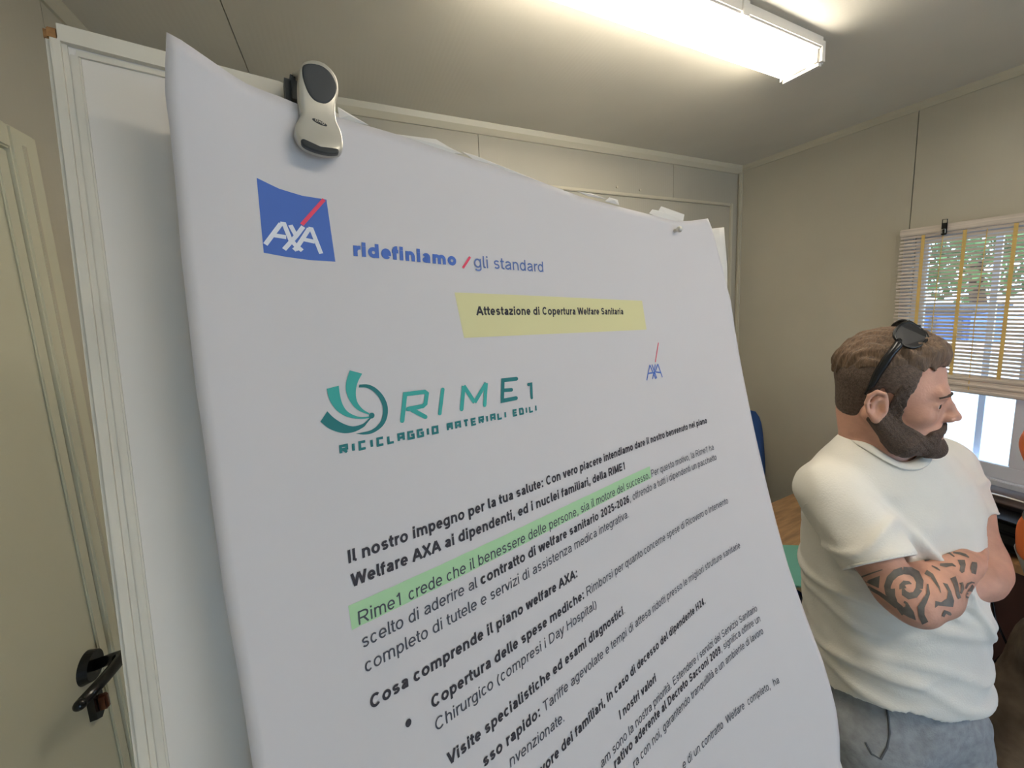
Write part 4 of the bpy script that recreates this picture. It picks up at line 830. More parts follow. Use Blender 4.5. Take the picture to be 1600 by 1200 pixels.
def folds(P, u, v, zz):
    """cloth folds: drag lines from the armpits to the belly, soft horizontal creases at the back"""
    o = .45*vnoise(P*np.array((1, 1, 2.2), np.float32), 26, 3)
    side = v+.10; dz = zz+.50
    for j, (a, c, w) in enumerate(((1.0, .02, .013), (.75, -.03, .012), (.5, -.075, .012), (.3, -.12, .013), (1.4, .05, .012))):
        line = dz+a*(v+.09)-c+.008*np.sin(u*40+j); o = o+1.25*ridge(line/(w*1.15))*np.clip(1-abs(v+.02)/.16, 0, 1)*np.clip((u+.02)/.06, 0, 1)
    for j in range(7):
        zc = -.62-.045*j; o = o+.8*ridge((zz-zc-.22*(v+.14)-.010*np.sin(u*30+j*2))/.010)*np.clip((-v-.02)/.08, 0, 1)*(.5+.5*math.sin(j*2.1+1))
    for j in range(3):
        o = o+.8*ridge((zz+.74+.05*j+.35*v*(1 if j % 2 else .6)+.012*np.sin(v*25+j))/.012)*np.clip((u-.02)/.06, 0, 1)*.7
    return o
# skin
HEADX[0] = RH
G = Grid(ax((-.17, .007), (-.125, .0028), (.115, .006), (.22, 0)), ax((.80, .006), (.955, .0030), (1.145, .007), (1.33, 0)), ax((-.83, .009), (-.66, .0055), (-.355, .0028), (-.085, 0)))
G.op(torso_fn(-.026), (-.2, .88, -.97), (.2, 1.3, -.33), 0)
G.cap(SR+V3(.012, .018, -.01), SL-V3(.012, .018, .01), .040, .040, .04)
G.cap(V3(-.022, 1.058, -.37), H(-.018, 0, -.075), .050, .045, .03)
G.cap(V3(-.046, 1.040, -.365), H(-.046, 0, -.045), .030, .034, .03)
def arm(G, S_, E_, W_, Hd, grow=0, full=True):
    M1 = S_+(E_-S_)*.45
    G.chain([S_, M1, E_-(E_-S_)*.12], [.050+grow, .043+grow, .035+grow], .02)
    G.chain([E_-(E_-S_)*.10, E_+(W_-E_)*.08, E_+(W_-E_)*.35, W_], [.034+grow, .035+grow, .040+grow, .026+grow], .016)
arm(G, SR, ER, WR_, HR); arm(G, SL, EL, WL_, HLh)
def hand(G, W_, Hd, side, down):
    a = (Hd-W_)/np.linalg.norm(Hd-W_); s_ = np.cross(a, down); s_ /= np.linalg.norm(s_); n_ = np.cross(s_, a)
    p = W_+a*.045
    G.cap(W_, W_+a*.02, .024, .024, .01)
    for q in (-.026, -.009, .009, .026): G.cap(W_+a*.012+s_*q*.7, W_+a*.070+s_*q, .013, .012, .008)
    for q, L in ((-.029, .050), (-.010, .060), (.010, .064), (.029, .056)):
        k1 = W_+a*.074+s_*q; k2 = k1+a*L*.42-n_*L*.18; k3 = k2+a*L*.25-n_*L*.30; G.chain([k1, k2, k3], [.0092, .0086, .0074], .002)
    k1 = W_+a*.028+s_*.026*side; k2 = k1+a*.022+s_*.022*side-n_*.008; k3 = k2+a*.026+s_*.004*side-n_*.008; G.chain([k1, k2, k3], [.013, .011, .009], .004)
hand(G, WR_, HR, 1, V3(.2, .1, -1)); hand(G, WL_, HLh, -1, V3(0, -.3, -1))
# head
G.ell(H(-.006, 0, .018), (.087, .072, .084), RH, .01)
G.ell(H(.030, 0, -.040), (.056, .056, .075), RH, .02)
G.ell(H(.036, 0, -.090), (.050, .044, .034), RH, .018)
G.ell(H(.077, 0, -.110), (.019, .021, .016), RH, .018)
G.cap(H(.070, -.032, -.003), H(.070, .032, -.003), .0155, .0155, .012)
for s_ in (-1, 1):
    G.ell(H(.050, s_*.043, -.044), (.021, .015, .018), RH, .015)
    G.cap(H(-.020, s_*.058, -.055), H(.030, s_*.046, -.108), .016, .018, .02)
    G.ell(H(.090, s_*.037, -.024), (.020, .019, .0125), RH, .008, 's')
    ex = .0600; G.ell(H(ex, s_*.0345, -.0235), (.0155, .0160, .0125), RH, .003)
    G.ell(H(ex+.016, s_*.0345, -.0240), (.0090, .0125, .0052), RH, .0010, 's')
    G.chain([H(ex+.012, s_*.021, -.0220), H(ex+.0165, s_*.0335, -.0165), H(ex+.010, s_*.048, -.0215)], [.0020, .0026, .0020], .003)
    G.chain([H(ex+.012, s_*.021, -.0255), H(ex+.0150, s_*.0335, -.0315), H(ex+.009, s_*.047, -.0265)], [.0018, .0020, .0018], .003)
G.chain([H(.080, 0, -.010), H(.089, 0, -.028), H(.1015, 0, -.047)], [.0080, .0080, .0095], .008)
for s_ in (-1, 1):
    G.ell(H(.091, s_*.0115, -.051), (.011, .0080, .0075), RH, .006)
    G.ell(H(.094, s_*.008, -.0590), (.005, .0035, .004), RH, .002, 's')
G.ell(H(.070, 0, -.077), (.019, .026, .017), RH, .012)
G.chain([H(.080, -.022, -.0835), H(.0895, -.006, -.0790), H(.0895, .006, -.0790), H(.080, .022, -.0835)], [.003, .0045, .0045, .003], .002)
G.chain([H(.080, -.020, -.0860), H(.0880, 0, -.0895), H(.080, .020, -.0860)], [.003, .0050, .003], .002)
for s_ in (-1, 1):       # ears: flap, rim, lobe, hollow
    e = lambda x, y, q: H(-.014+x, s_*(.0735+y), -.034+q)
    G.ell(e(0, .002, 0), (.0165, .0055, .029), RH, .004)
    rim = [e(.010, .000, .016), e(.006, .006, .027), e(-.006, .0085, .030), e(-.016, .0095, .020), e(-.019, .010, .004), e(-.014, .008, -.012), e(-.004, .005, -.024)]
    G.chain(rim, [.0034, .0038, .004, .004, .0038, .0036, .004], .002)
    G.ell(e(-.001, .003, -.026), (.008, .005, .009), RH, .004)
    G.ell(e(.001, .008, -.001), (.0085, .0052, .013), RH, .003, 's')
    G.cap(e(.012, .004, -.006), e(.010, .003, .003), .0035, .0035, .002)
    G.chain([e(-.008, .006, -.010), e(-.010, .007, .006), e(-.002, .007, .018)], [.0024, .0026, .0024], .002)
base = wld(V3(.045, 1.06, -EYE/KS), (0, 0, 0)); base = V3(base[0], base[1], 0)
man = thing('person', 'bearded man in a white t-shirt and grey trousers, tattooed arms crossed, looking right', 'person', base)
skin = body_mesh(G, 'body', M['skin'], man, base, 1)
# eyes
for s_ in (-1, 1):
    c = H(.0622, s_*.0345, -.0235); me = BM().ball((0, 0, 0), .0125*KS, u=20, v=14)
    o = me.out('eyeball', M['eye'], man, smooth=True, loc=tuple(wld(c, base)))
    g = V3(1, .0, -.02); gd = HF2*.98+HL*(-.10); gd /= np.linalg.norm(gd); gw = wld(c+gd*.0112, base)-wld(c, base)
    gq = Vector(gw).to_track_quat('Z', 'Y').to_matrix().to_4x4()
    BM().ball((0, 0, 0), .0062*KS, (1, 1, .35), 16, 8).out('iris', M['iris'], o, smooth=True, mtx=Matrix.Translation(Vector(gw)) @ gq)
# hair: cropped fade around, long swept top
def shell(thick, keep, fz=0, name='hair', m='hair', box=(-.13, .13, -.13, .15), step=.0026, it=1, src=None):
    c = HC; G = Grid(np.arange(c[0]-.125, c[0]+.135, step), np.arange(c[1]-.125, c[1]+.13, step), np.arange(c[2]-.17, c[2]+.135, step))
    q = (slice(None),)*3; P = G.pts(q); L = hloc(P)
    def e(cc, sem):
        p = L-np.array(cc, np.float32); k0 = np.linalg.norm(p/np.array(sem, np.float32), axis=-1); k1 = np.linalg.norm(p/np.array(sem, np.float32)**2, axis=-1)+1e-9; return k0*(k0-1)/k1
    G.d = src(L, e).astype(np.float32)
    V, F = G.mesh(); V = smooth(V, F, it); return link(name, npmesh(wld(V, base), F, name), M[m], man)
def src_fade(L, e):
    x, y, zz = L[..., 0], L[..., 1], L[..., 2]
    sk = e((-.006, 0, .018), (.087, .072, .084)); nk = e((-.040, 0, -.045), (.044, .048, .052)); h = np.clip(.5+.5*(sk-nk)/.02, 0, 1); sk = sk*(1-h)+nk*h-.02*h*(1-h)
    th = np.interp(zz, [-.10, -.02, .04, .07], [.0010, .0024, .0042, .006]); lo = np.interp(x, [-.1, -.06, -.040, -.028, -.010, .006, .012, .024, .034, .040, .052], [-.104, -.098, -.080, -.008, .000, -.010, -.030, -.020, .004, .03, .2])+.0025*np.sin(x*330)+.002*np.sin(x*610+2)
    return np.maximum(sk-th-.0006*np.sin(x*900)*np.sin(zz*700), np.maximum(lo-zz, -(sk+.006)))
def src_top(L, e):
    x, y, zz = L[..., 0], L[..., 1], L[..., 2]
    sk = e((-.006, 0, .018), (.087, .072, .084)); lo0 = np.interp(x, [-.105, -.08, -.04, .0, .035, .06, .08, .1], [.004, .022, .036, .040, .042, .046, .052, .058])
    th = (.0035+.0075*np.clip((zz-lo0)/.035, 0, 1))+.008*np.exp(-((x-.058)/.03)**2)*np.clip((zz-.045)/.03, 0, 1)
    st = x*150+14*np.sin(y*32+.6)+zz*90; th = th+.0016*np.sin(y*260+5*np.sin(x*38)+zz*120)+.0011*np.sin(y*520+7*np.sin(x*50+1)+zz*200)+.0012*np.sin(st)
    lo = lo0+.003*np.sin(x*260+y*90)+.002*np.sin(x*510+1)
    q = e((.052, 0, .071), (.026, .046, .021))
    q = q-.0018*np.sin(y*230+x*160)-.0010*np.sin(y*480+x*120+2)
    d = np.maximum(sk-th, lo-zz); h = np.clip(.5+.5*(d-q)/.014, 0, 1); d = d*(1-h)+q*h-.014*h*(1-h)
    return np.maximum(d, -(sk+.005))
shell(0, 0, name='cropped_hair', m='fade', src=src_fade); shell(0, 0, name='hair', m='hair', src=src_top)
def src_beard(L, e):
    x, y, zz = L[..., 0], L[..., 1], L[..., 2]; ay = np.abs(y)
    def sm(a, b_, k=.015): h = np.clip(.5+.5*(a-b_)/k, 0, 1); return a*(1-h)+b_*h-k*h*(1-h)
    face = sm(e((.030, 0, -.040), (.056, .056, .075)), e((.036, 0, -.090), (.050, .044, .034)), .018); face = sm(face, e((.077, 0, -.110), (.019, .021, .016)), .018); face = sm(face, e((-.006, 0, .018), (.087, .072, .084)), .012); face = sm(face, e((.070, 0, -.077), (.019, .026, .017)), .012)
    p = L.copy(); p[..., 1] = ay
    def cp_(a, b_, ra, rb):
        a = np.array(a, np.float32); b_ = np.array(b_, np.float32); ba = b_-a; t = np.clip(((p-a)@ba)/(ba@ba), 0, 1); return np.linalg.norm(p-a-ba*t[..., None], axis=-1)-(ra+(rb-ra)*t)
    jaw = cp_((-.014, .060, -.058), (.032, .047, -.100), .018, .030); face = sm(face, cp_((-.020, .058, -.055), (.030, .046, -.108), .016, .018), .02)
    reg = sm(jaw, cp_((.030, .042, -.103), (.080, .008, -.112), .029, .022), .012)
    sb_ = cp_((.020, .069, .006), (.010, .065, -.062), .0105, .015); reg = sm(reg, sb_, .012)
    ms = cp_((.089, .000, -.0680), (.074, .031, -.086), .0085, .0125); reg = sm(reg, ms, .006); reg = sm(reg, cp_((.074, .030, -.090), (.068, .030, -.115), .009, .012), .01)
    sh = face-(.0055+.006*np.clip((x-.02)/.05, 0, 1)*np.clip((-zz-.085)/.02, 0, 1))-.0014*np.sin(x*420+2*np.sin(y*200))*np.sin(zz*380+y*260)-.0008*np.sin(x*900+zz*700)
    d = np.maximum(reg-.001*np.sin(x*500)*np.sin(zz*430), sh) if False else np.maximum(reg, sh)
    d = np.maximum(d, -(np.maximum(face+.006, reg-.1)))
    lips = np.sqrt(((x-.090)/.014)**2+(y/.019)**2+((zz+.0850)/.0060)**2)-1; d = np.maximum(d, -lips*.008)
    return d
shell(0, 0, name='beard', m='beard', src=src_beard)
skv = BVHTree.FromPolygons([v.co.copy() for v in skin.data.vertices], [tuple(q.vertices) for q in skin.data.polygons])
def brow_pt(y_, z_, s_):
    o_ = Vector(wld(H(.16, s_*y_*1.25, z_), base)); d_ = Vector(wld(H(0, s_*y_*.6, z_), base))-o_; h = skv.ray_cast(o_, d_)
    return np.array(h[0])-np.array(d_.normalized())*(-.0006)
for s_ in (-1, 1):
    pts = [brow_pt(y_, z_, s_) for y_, z_ in ((.012, -.004), (.022, .000), (.033, .0015), (.044, -.001), (.054, -.007))]
    BM().tube(pts, [.0028, .0036, .0036, .0032, .002], 8).out('eyebrow', M['beard'], man, smooth=True)
# t-shirt: outer surface minus neck, arm and hem openings
G = Grid(ax((-.19, .0042), (.23, 0)), ax((.82, .0045), (1.34, 0)), ax((-.94, .0046), (-.29, 0)))
G.op(torso_fn(.004, .0085), (-.2, .86, -.97), (.2, 1.33, -.30), 0)
G.cap(SR+V3(.020, .035, .016), V3(-.050, 1.035, -.356), .050, .040, .03); G.cap(SL+V3(-.022, -.04, .008), V3(.004, 1.085, -.366), .048, .040, .03)
SRe = SR+(ER-SR)*.66; SLe = SL+(EL-SL)*.52
def sleeve(A, B_, ra, rb, ph):
    ba = B_-A; L = ba@ba
    def f(P):
        pa = P-A.astype(np.float32); h = (pa@ba.astype(np.float32))/L; hc = np.clip(h, 0, 1.0)[..., None]; d = np.linalg.norm(pa-ba*hc, axis=-1)-(ra+(rb-ra)*hc[..., 0])
        d = d-.0045*vnoise(P, 42, 5+ph)-.005*ridge((h-.42+.5*vnoise(P, 14, 9+ph))/.08)*1.2
        return np.maximum(d, (h-1.0)*math.sqrt(L)).astype(np.float32)
    G.op(f, np.minimum(A, B_)-ra-.01, np.maximum(A, B_)+ra+.01, .018)
sleeve(SR, SRe, .064, .060, 0); sleeve(SL, SLe, .056, .050, 3)
G.cap(SRe-(ER-SR)*.02, SRe+(ER-SR)*.4, .0525, .0525, 0, 's'); G.cap(SLe-(EL-SL)*.02, SLe+(EL-SL)*.4, .0445, .0445, 0, 's')
def hemz(P):
    x = P[..., 0]-.028; y = P[..., 1]-1.062; u = x*TF[0]+y*TF[1]; v = x*TS[0]+y*TS[1]
    return -.860+.026*np.clip((-v+.03)/.13, 0, 1)*np.clip((u+.06)/.08, 0, 1)+.030*np.clip((u-.0)/.09, 0, 1)+.003*np.sin(v*50)
hem = lambda P: (P[..., 2]-hemz(P)).astype(np.float32)
G.op(hem, (-.3, .8, -1), (.3, 1.4, -.79), 0, 's')
G.op(lambda P: np.maximum(torso_fn(-.009)(P), P[..., 2]-hemz(P)-.025), (-.3, .8, -1), (.3, 1.4, -.77), 0, 's')
NC = V3(-.025, 1.056, -.344); nn = np.cross(TS, V3(0, 0, 1)); tl = math.radians(24)
NU = TF*math.sin(tl)*1.0+V3(0, 0, 1)*math.cos(tl)
def neck(P):
    p = P-NC.astype(np.float32); h = p@NU.astype(np.float32); rad = np.linalg.norm(p-h[..., None]*NU.astype(np.float32), axis=-1); return np.maximum(rad-.056, -(h+.035)).astype(np.float32)
G.op(neck, NC-.13, NC+.13, .002, 's')
shirt = body_mesh(G, 't_shirt', M['shirt'], man, base, 1)
# collar band and hems as rolled edges
def ring(c, n_, r_, a, name, m, sq=1.0, mm=None):
    c = np.array(c); n_ = n_/np.linalg.norm(n_); u_ = np.cross(n_, V3(0, 0, 1)) if abs(n_[2]) < .9 else np.cross(n_, TF); u_ /= np.linalg.norm(u_); v_ = np.cross(n_, u_)
    pts = [wld(c+u_*r_*math.cos(2*PI*i/36)+v_*r_*sq*math.sin(2*PI*i/36), base) for i in range(37)]
    BM().tube(pts, a, 8).out(name, M[m], man, smooth=True)
sbv = BVHTree.FromPolygons([v.co.copy() for v in shirt.data.vertices], [tuple(q.vertices) for q in shirt.data.polygons])
na = np.cross(NU, TS); na /= np.linalg.norm(na); pts = []
for i in range(48):
    a = 2*PI*i/48; o_ = NC+(TS*math.cos(a)+na*math.sin(a))*.0600
    p0 = Vector(wld(o_+NU*.09, base)); h = sbv.ray_cast(p0, Vector(wld(o_-NU*.1, base))-p0, .16)
    if h[0]: pts.append(np.array(h[0]))
pts = np.array(pts)
for _ in range(3): pts = (np.roll(pts, 1, 0)+2*pts+np.roll(pts, -1, 0))/4
def flat_ring(pts, c, w, h, name):
    V = []; n = len(pts); c = pts.mean(0)
    for q in pts:
        d = q-c; d[2] = 0; d /= np.linalg.norm(d)
        for du, dz in ((-w, -h), (-w*1.05, h*.9), (-w*.2, h*1.6), (w, h*.6), (w, -h)): V.append(q+d*du+np.array((0, 0, dz-du*.45)))
    F = [(5*i+k, 5*((i+1) % n)+k, 5*((i+1) % n)+(k+1) % 5, 5*i+(k+1) % 5) for i in range(n) for k in range(5)]
    link(name, vf(V, F), M['shirt'], man, smooth=True)
flat_ring(pts, None, .0085, .0022, 'collar')
ring(SRe-(ER-SR)*.012, ER-SR, .0575, .0030*KS, 'sleeve_hem', 'shirt'); ring(SLe-(EL-SL)*.012, EL-SL, .0480, .0030*KS, 'sleeve_hem', 'shirt')
ax_ = (ER-SR)/np.linalg.norm(ER-SR); e1 = np.cross(ax_, V3(0, 0, 1)); e1 /= np.linalg.norm(e1); e2 = np.cross(ax_, e1); run = []
for i in range(60):
    a = 2*PI*i/60; r_ = e1*math.cos(a)+e2*math.sin(a); o_ = SR+ax_*.012+r_*.13; p0 = Vector(wld(o_, base)); d_ = Vector(wld(SR+ax_*.012, base))-p0; h = sbv.ray_cast(p0, d_, .13)
    if h[0] and (Vector(wld(SR+ax_*.012, base))-h[0]).length < .088*KS: run.append(tuple(h[0]))
    elif len(run) > 8: break
    else: run = []
if len(run) > 8: BM().tube(run, .0013, 6).out('armhole_seam', M['shirt'], man, smooth=True)
# trousers and shoes
FZ = -EYE/KS
def trousers(P0, hipc, fR, fL, kR, kL, m, name, par, base, wst, top, rr=(.092, .080, .066, .062)):
    X_ = [hipc[0], fR[0], fL[0], kR[0], kL[0]]; Y_ = [hipc[1], fR[1], fL[1], kR[1], kL[1]]
    G = Grid(np.arange(min(X_)-.18, max(X_)+.18, .008), np.arange(min(Y_)-.20, max(Y_)+.20, .008), np.arange(FZ+.03, top+.03, .008))
    G.ell(V3(hipc[0], hipc[1], hipc[2]), wst, np.stack([TF, TS, V3(0, 0, 1)], 1), .02)
    for side, kn, ft in ((-1, kR, fR), (1, kL, fL)):
        hp = V3(*hipc)+TS*.078*side+V3(0, 0, -.045)
        G.chain([hp, hp+(kn-hp)*.5, kn, kn+(ft-kn)*.5, ft+V3(0, 0, .075)], [rr[0]+.004, rr[0]-.006, rr[1], rr[2], rr[3]], .03)
    q = (slice(None),)*3; P = G.pts(q); G.d = G.d-.0035*vnoise(P*np.array((1, 1, .7), np.float32), 28, 21).astype(np.float32)-.003*vnoise(P*np.array((1, 1, 2.5), np.float32), 40, 8).astype(np.float32)
    G.op(lambda P: (top-P[..., 2]).astype(np.float32)*-1*-1, (-9, -9, top-.01), (9, 9, top+.1), 0, 'x')
    return body_mesh(G, name, m, par, base, 1)
def shoe(ft, fwd, par, base, m):
    G = Grid(np.arange(ft[0]-.2, ft[0]+.2, .006), np.arange(ft[1]-.2, ft[1]+.2, .006), np.arange(FZ-.005, FZ+.13, .006))
    f = fwd/np.linalg.norm(fwd); s_ = V3(-f[1], f[0], 0); R = np.stack([f, s_, V3(0, 0, 1)], 1)
    G.ell(V3(ft[0], ft[1], FZ+.03)+f*.06, (.130, .045, .045), R, .01); G.cap(V3(ft[0], ft[1], FZ+.05), V3(ft[0], ft[1], FZ+.10), .044, .042, .03)
    G.op(lambda P: (P[..., 2]-(FZ+.001)).astype(np.float32), (-9, -9, FZ-.1), (9, 9, FZ+.02), 0, 's')
    return body_mesh(G, 'shoe', m, par, base, 1)
fR = V3(-.005, .975, FZ); fL = V3(.13, 1.15, FZ); kR = V3(.035, .965, -1.19); kL = V3(.125, 1.125, -1.19)
trs = trousers(None, (.030, 1.062, -.89), fR, fL, kR, kL, M['trouser'], 'trousers', man, base, (.098, .137, .125), -.79)
for ft in (fR, fL): shoe(ft, TF, man, base, M['shoe'])
tv = BVHTree.FromPolygons([v.co.copy() for v in trs.data.vertices], [tuple(q.vertices) for q in trs.data.polygons]); run = []
for a_, e_ in [(0.30179, -0.86931), (0.29646, -0.89832), (0.29266, -0.93344), (0.29437, -0.97119), (0.30197, -1.00773), (0.31563, -1.00895), (0.32657, -0.99063)]:
    d_ = Vector((math.cos(a_), math.sin(a_), e_)).normalized(); h = tv.ray_cast(Vector((0, 0, EYE))-Vector(base), d_)
    if h[0]: run.append(tuple(h[0]-d_*.0008))
if len(run) > 3: BM().tube(run, .0020, 8).out('pocket_opening_shade', M['pocket'], man, smooth=True)  # dark grey line paints the shade along the pocket opening
# sunglasses pushed up on the head
gl = thing('sunglasses', 'black sunglasses pushed up on the hair of the man in the white t-shirt', 'sunglasses', wld(H(.03, 0, .11), (0, 0, 0)))
gb_ = np.array(gl.location)
gU = HF2*.62+HU2*.78; gU /= np.linalg.norm(gU)     # lens 'up' direction leans back over the head
gN = np.cross(HL, gU); gN = -gN if gN@HF2 < 0 else gN
def gax(s_):
    n_ = HF2*.50+HU2*.60+HL*s_*.62; n_ /= np.linalg.norm(n_); a_ = HL-n_*(HL@n_); a_ /= np.linalg.norm(a_); return n_, np.cross(n_, a_), a_
GX, GZ = .016, .1120
for s_ in (-1, 1):
    n_, u_, a_ = gax(s_); G0 = H(GX, s_*.047, GZ-.006); ps = []
    sup = lambda c: abs(c)**.75*math.copysign(1, c)
    for i in range(28):
        t_ = 2*PI*i/28; ps.append((sup(math.cos(t_)), sup(math.sin(t_))))
    V = [wld(G0+a_*.028*c_+u_*.022*q_+n_*(o_-.004*c_*c_), gb_) for o_ in (-.0012, .0012) for c_, q_ in ps]
    link('lens', vf(V, [tuple(range(28))[::-1], tuple(range(28, 56))]+[(i, (i+1) % 28, 28+(i+1) % 28, 28+i) for i in range(28)]), M['lens'], gl)
    BM().tube([wld(G0+a_*.0285*c_+u_*.0225*q_-n_*.004*c_*c_, gb_) for c_, q_ in ps+ps[:1]], .0026, 6).out('rim', M['glasses'], gl, smooth=True)
    BM().tube([wld(q, gb_) for q in (G0+a_*s_*.027+u_*.006, H(-.002, s_*.078, .088), H(-.014, s_*.0825, .060), H(-.024, s_*.0815, .030), H(-.030, s_*.079, .004), H(-.036, s_*.078, -.014))],
        [.0040, .0074, .0078, .0070, .0052, .0030], 8).out('temple', M['glasses'], gl, smooth=True)
BM().tube([wld(q, gb_) for q in (H(GX+.010, -.016, GZ+.004), H(GX+.013, 0, GZ+.007), H(GX+.010, .016, GZ+.004))], .0024, 6).out('bridge', M['glasses'], gl, smooth=True)
# ---- tattoo: flat ink shapes laid on the near arm
import mathutils
bvh = BVHTree.FromPolygons([v.co+Vector(base) for v in skin.data.vertices], [tuple(p.vertices) for p in skin.data.polygons])
TAT = json.loads(r'''[[[0.29403,-0.60316],[0.29327,-0.61537],[0.28419,-0.61942],[0.27353,-0.60858],[0.26783,-0.59066],[0.27572,-0.58677],[0.27914,-0.60028],[0.28354,-0.60423],[0.28769,-0.60352],[0.29108,-0.59991]],[[0.26725,-0.58655],[0.26723,-0.569],[0.27371,-0.55338],[0.28436,-0.55025],[0.29484,-0.55527],[0.29461,-0.57117],[0.28629,-0.56761],[0.28088,-0.56955],[0.27658,-0.57803],[0.27631,-0.59091]],[[0.29683,-0.55684],[0.30719,-0.56875],[0.31523,-0.58809],[0.31816,-0.61067],[0.31492,-0.62808],[0.30829,-0.63568],[0.30341,-0.6262],[0.30777,-0.61914],[0.30888,-0.60697],[0.30608,-0.59154],[0.30077,-0.57954],[0.29264,-0.56956]],[[0.28798,-0.59745],[0.28985,-0.59333],[0.29035,-0.59205],[0.2856,-0.5875],[0.28245,-0.58593],[0.282,-0.58381],[0.28532,-0.58096],[0.29304,-0.58385],[0.29773,-0.5955],[0.29718,-0.60564]],[[0.34598,-0.61664],[0.32511,-0.59134],[0.325,-0.61964]],[[0.35247,-0.62617],[0.34189,-0.6299],[0.32417,-0.63485],[0.31226,-0.64145],[0.29977,-0.64884],[0.29696,-0.64092],[0.30899,-0.63178],[0.32186,-0.62652],[0.34007,-0.62252],[0.35152,-0.62216]],[[0.31103,-0.61325],[0.30888,-0.62895],[0.30296,-0.64274],[0.29635,-0.65033],[0.2905,-0.65841],[0.28539,-0.6495],[0.29051,-0.63833],[0.29786,-0.63365],[0.30178,-0.62157],[0.30297,-0.6073]],[[0.29262,-0.64378],[0.28277,-0.63072],[0.2758,-0.64046],[0.27172,-0.65595],[0.28131,-0.65604],[0.29038,-0.65426]],[[0.29021,-0.62956],[0.28745,-0.63144],[0.28698,-0.6391],[0.28126,-0.63199],[0.28477,-0.62649],[0.28872,-0.62481]],[[0.26297,-0.57324],[0.26225,-0.59224],[0.2666,-0.60834],[0.27182,-0.62579],[0.26907,-0.64531],[0.2637,-0.65984],[0.25652,-0.64862],[0.26201,-0.63717],[0.26284,-0.62293],[0.26057,-0.60975],[0.25784,-0.59075],[0.26093,-0.57176]],[[0.27225,-0.53369],[0.26309,-0.52534],[0.25321,-0.50826],[0.25023,-0.49557],[0.2455,-0.48642],[0.24619,-0.48515],[0.25194,-0.49364],[0.25631,-0.50437],[0.26532,-0.51982],[0.27345,-0.52851]],[[0.26688,-0.55462],[0.25944,-0.55643],[0.25432,-0.56447],[0.24878,-0.57264],[0.24528,-0.58088],[0.24476,-0.58023],[0.24683,-0.56971],[0.25132,-0.5593],[0.25631,-0.54858],[0.26435,-0.54454]],[[0.24416,-0.559],[0.23844,-0.55787],[0.23342,-0.56933],[0.22882,-0.58583],[0.22943,-0.59852],[0.2346,-0.59592],[0.247,-0.6081],[0.25028,-0.61538],[0.25074,-0.60056],[0.24387,-0.59897],[0.23735,-0.58666],[0.23686,-0.57156]],[[0.23604,-0.54549],[0.23114,-0.5545],[0.22757,-0.57125],[0.22485,-0.57956],[0.22126,-0.57457],[0.22376,-0.56697],[0.22663,-0.54917],[0.23015,-0.53686]],[[0.22419,-0.55078],[0.22338,-0.5472],[0.22266,-0.55713],[0.22349,-0.56691],[0.22115,-0.56688],[0.21919,-0.55557],[0.22129,-0.54334],[0.2255,-0.54775]],[[0.22982,-0.50445],[0.22185,-0.49988],[0.22034,-0.50842],[0.22103,-0.52301],[0.22352,-0.52691],[0.22648,-0.52393],[0.22601,-0.51412]],[[0.21382,-0.49873],[0.20863,-0.49685],[0.20781,-0.50331],[0.20842,-0.51998],[0.21305,-0.5205],[0.21494,-0.51226]],[[0.23542,-0.49497],[0.22874,-0.49312],[0.22222,-0.49305],[0.21787,-0.49387],[0.21728,-0.49159],[0.22136,-0.48784],[0.2285,-0.48836],[0.23543,-0.49166]],[[0.24918,-0.52763],[0.24187,-0.52632],[0.23534,-0.52006],[0.23121,-0.51924],[0.23084,-0.5173],[0.23529,-0.51431],[0.24237,-0.51836],[0.24919,-0.52277]],[[0.24672,-0.49825],[0.23983,-0.49865],[0.2339,-0.50177],[0.23321,-0.49947],[0.23906,-0.4948],[0.24645,-0.49579]],[[0.21687,-0.56567],[0.2137,-0.55163],[0.21107,-0.54044],[0.20884,-0.54372],[0.21051,-0.55903],[0.2138,-0.57079],[0.21624,-0.57124]],[[0.21675,-0.55438],[0.21454,-0.54427],[0.21163,-0.53912],[0.2087,-0.53772],[0.2086,-0.53535],[0.21224,-0.5358],[0.21667,-0.54245],[0.21849,-0.55402]],[[0.23841,-0.62604],[0.23658,-0.61727],[0.23344,-0.61826],[0.23095,-0.61708],[0.23006,-0.61356],[0.23199,-0.61057],[0.23901,-0.61125],[0.24159,-0.62561]],[[0.35693,-0.61965],[0.35039,-0.60982],[0.33691,-0.59399],[0.32218,-0.57735],[0.32271,-0.57561],[0.33776,-0.59138],[0.35152,-0.60687],[0.35879,-0.61568]],[[0.2593,-0.53457],[0.25347,-0.53675],[0.24872,-0.53799],[0.24819,-0.53605],[0.25254,-0.53279],[0.25879,-0.53205]]]''')
O_ = Vector((0, 0, EYE))
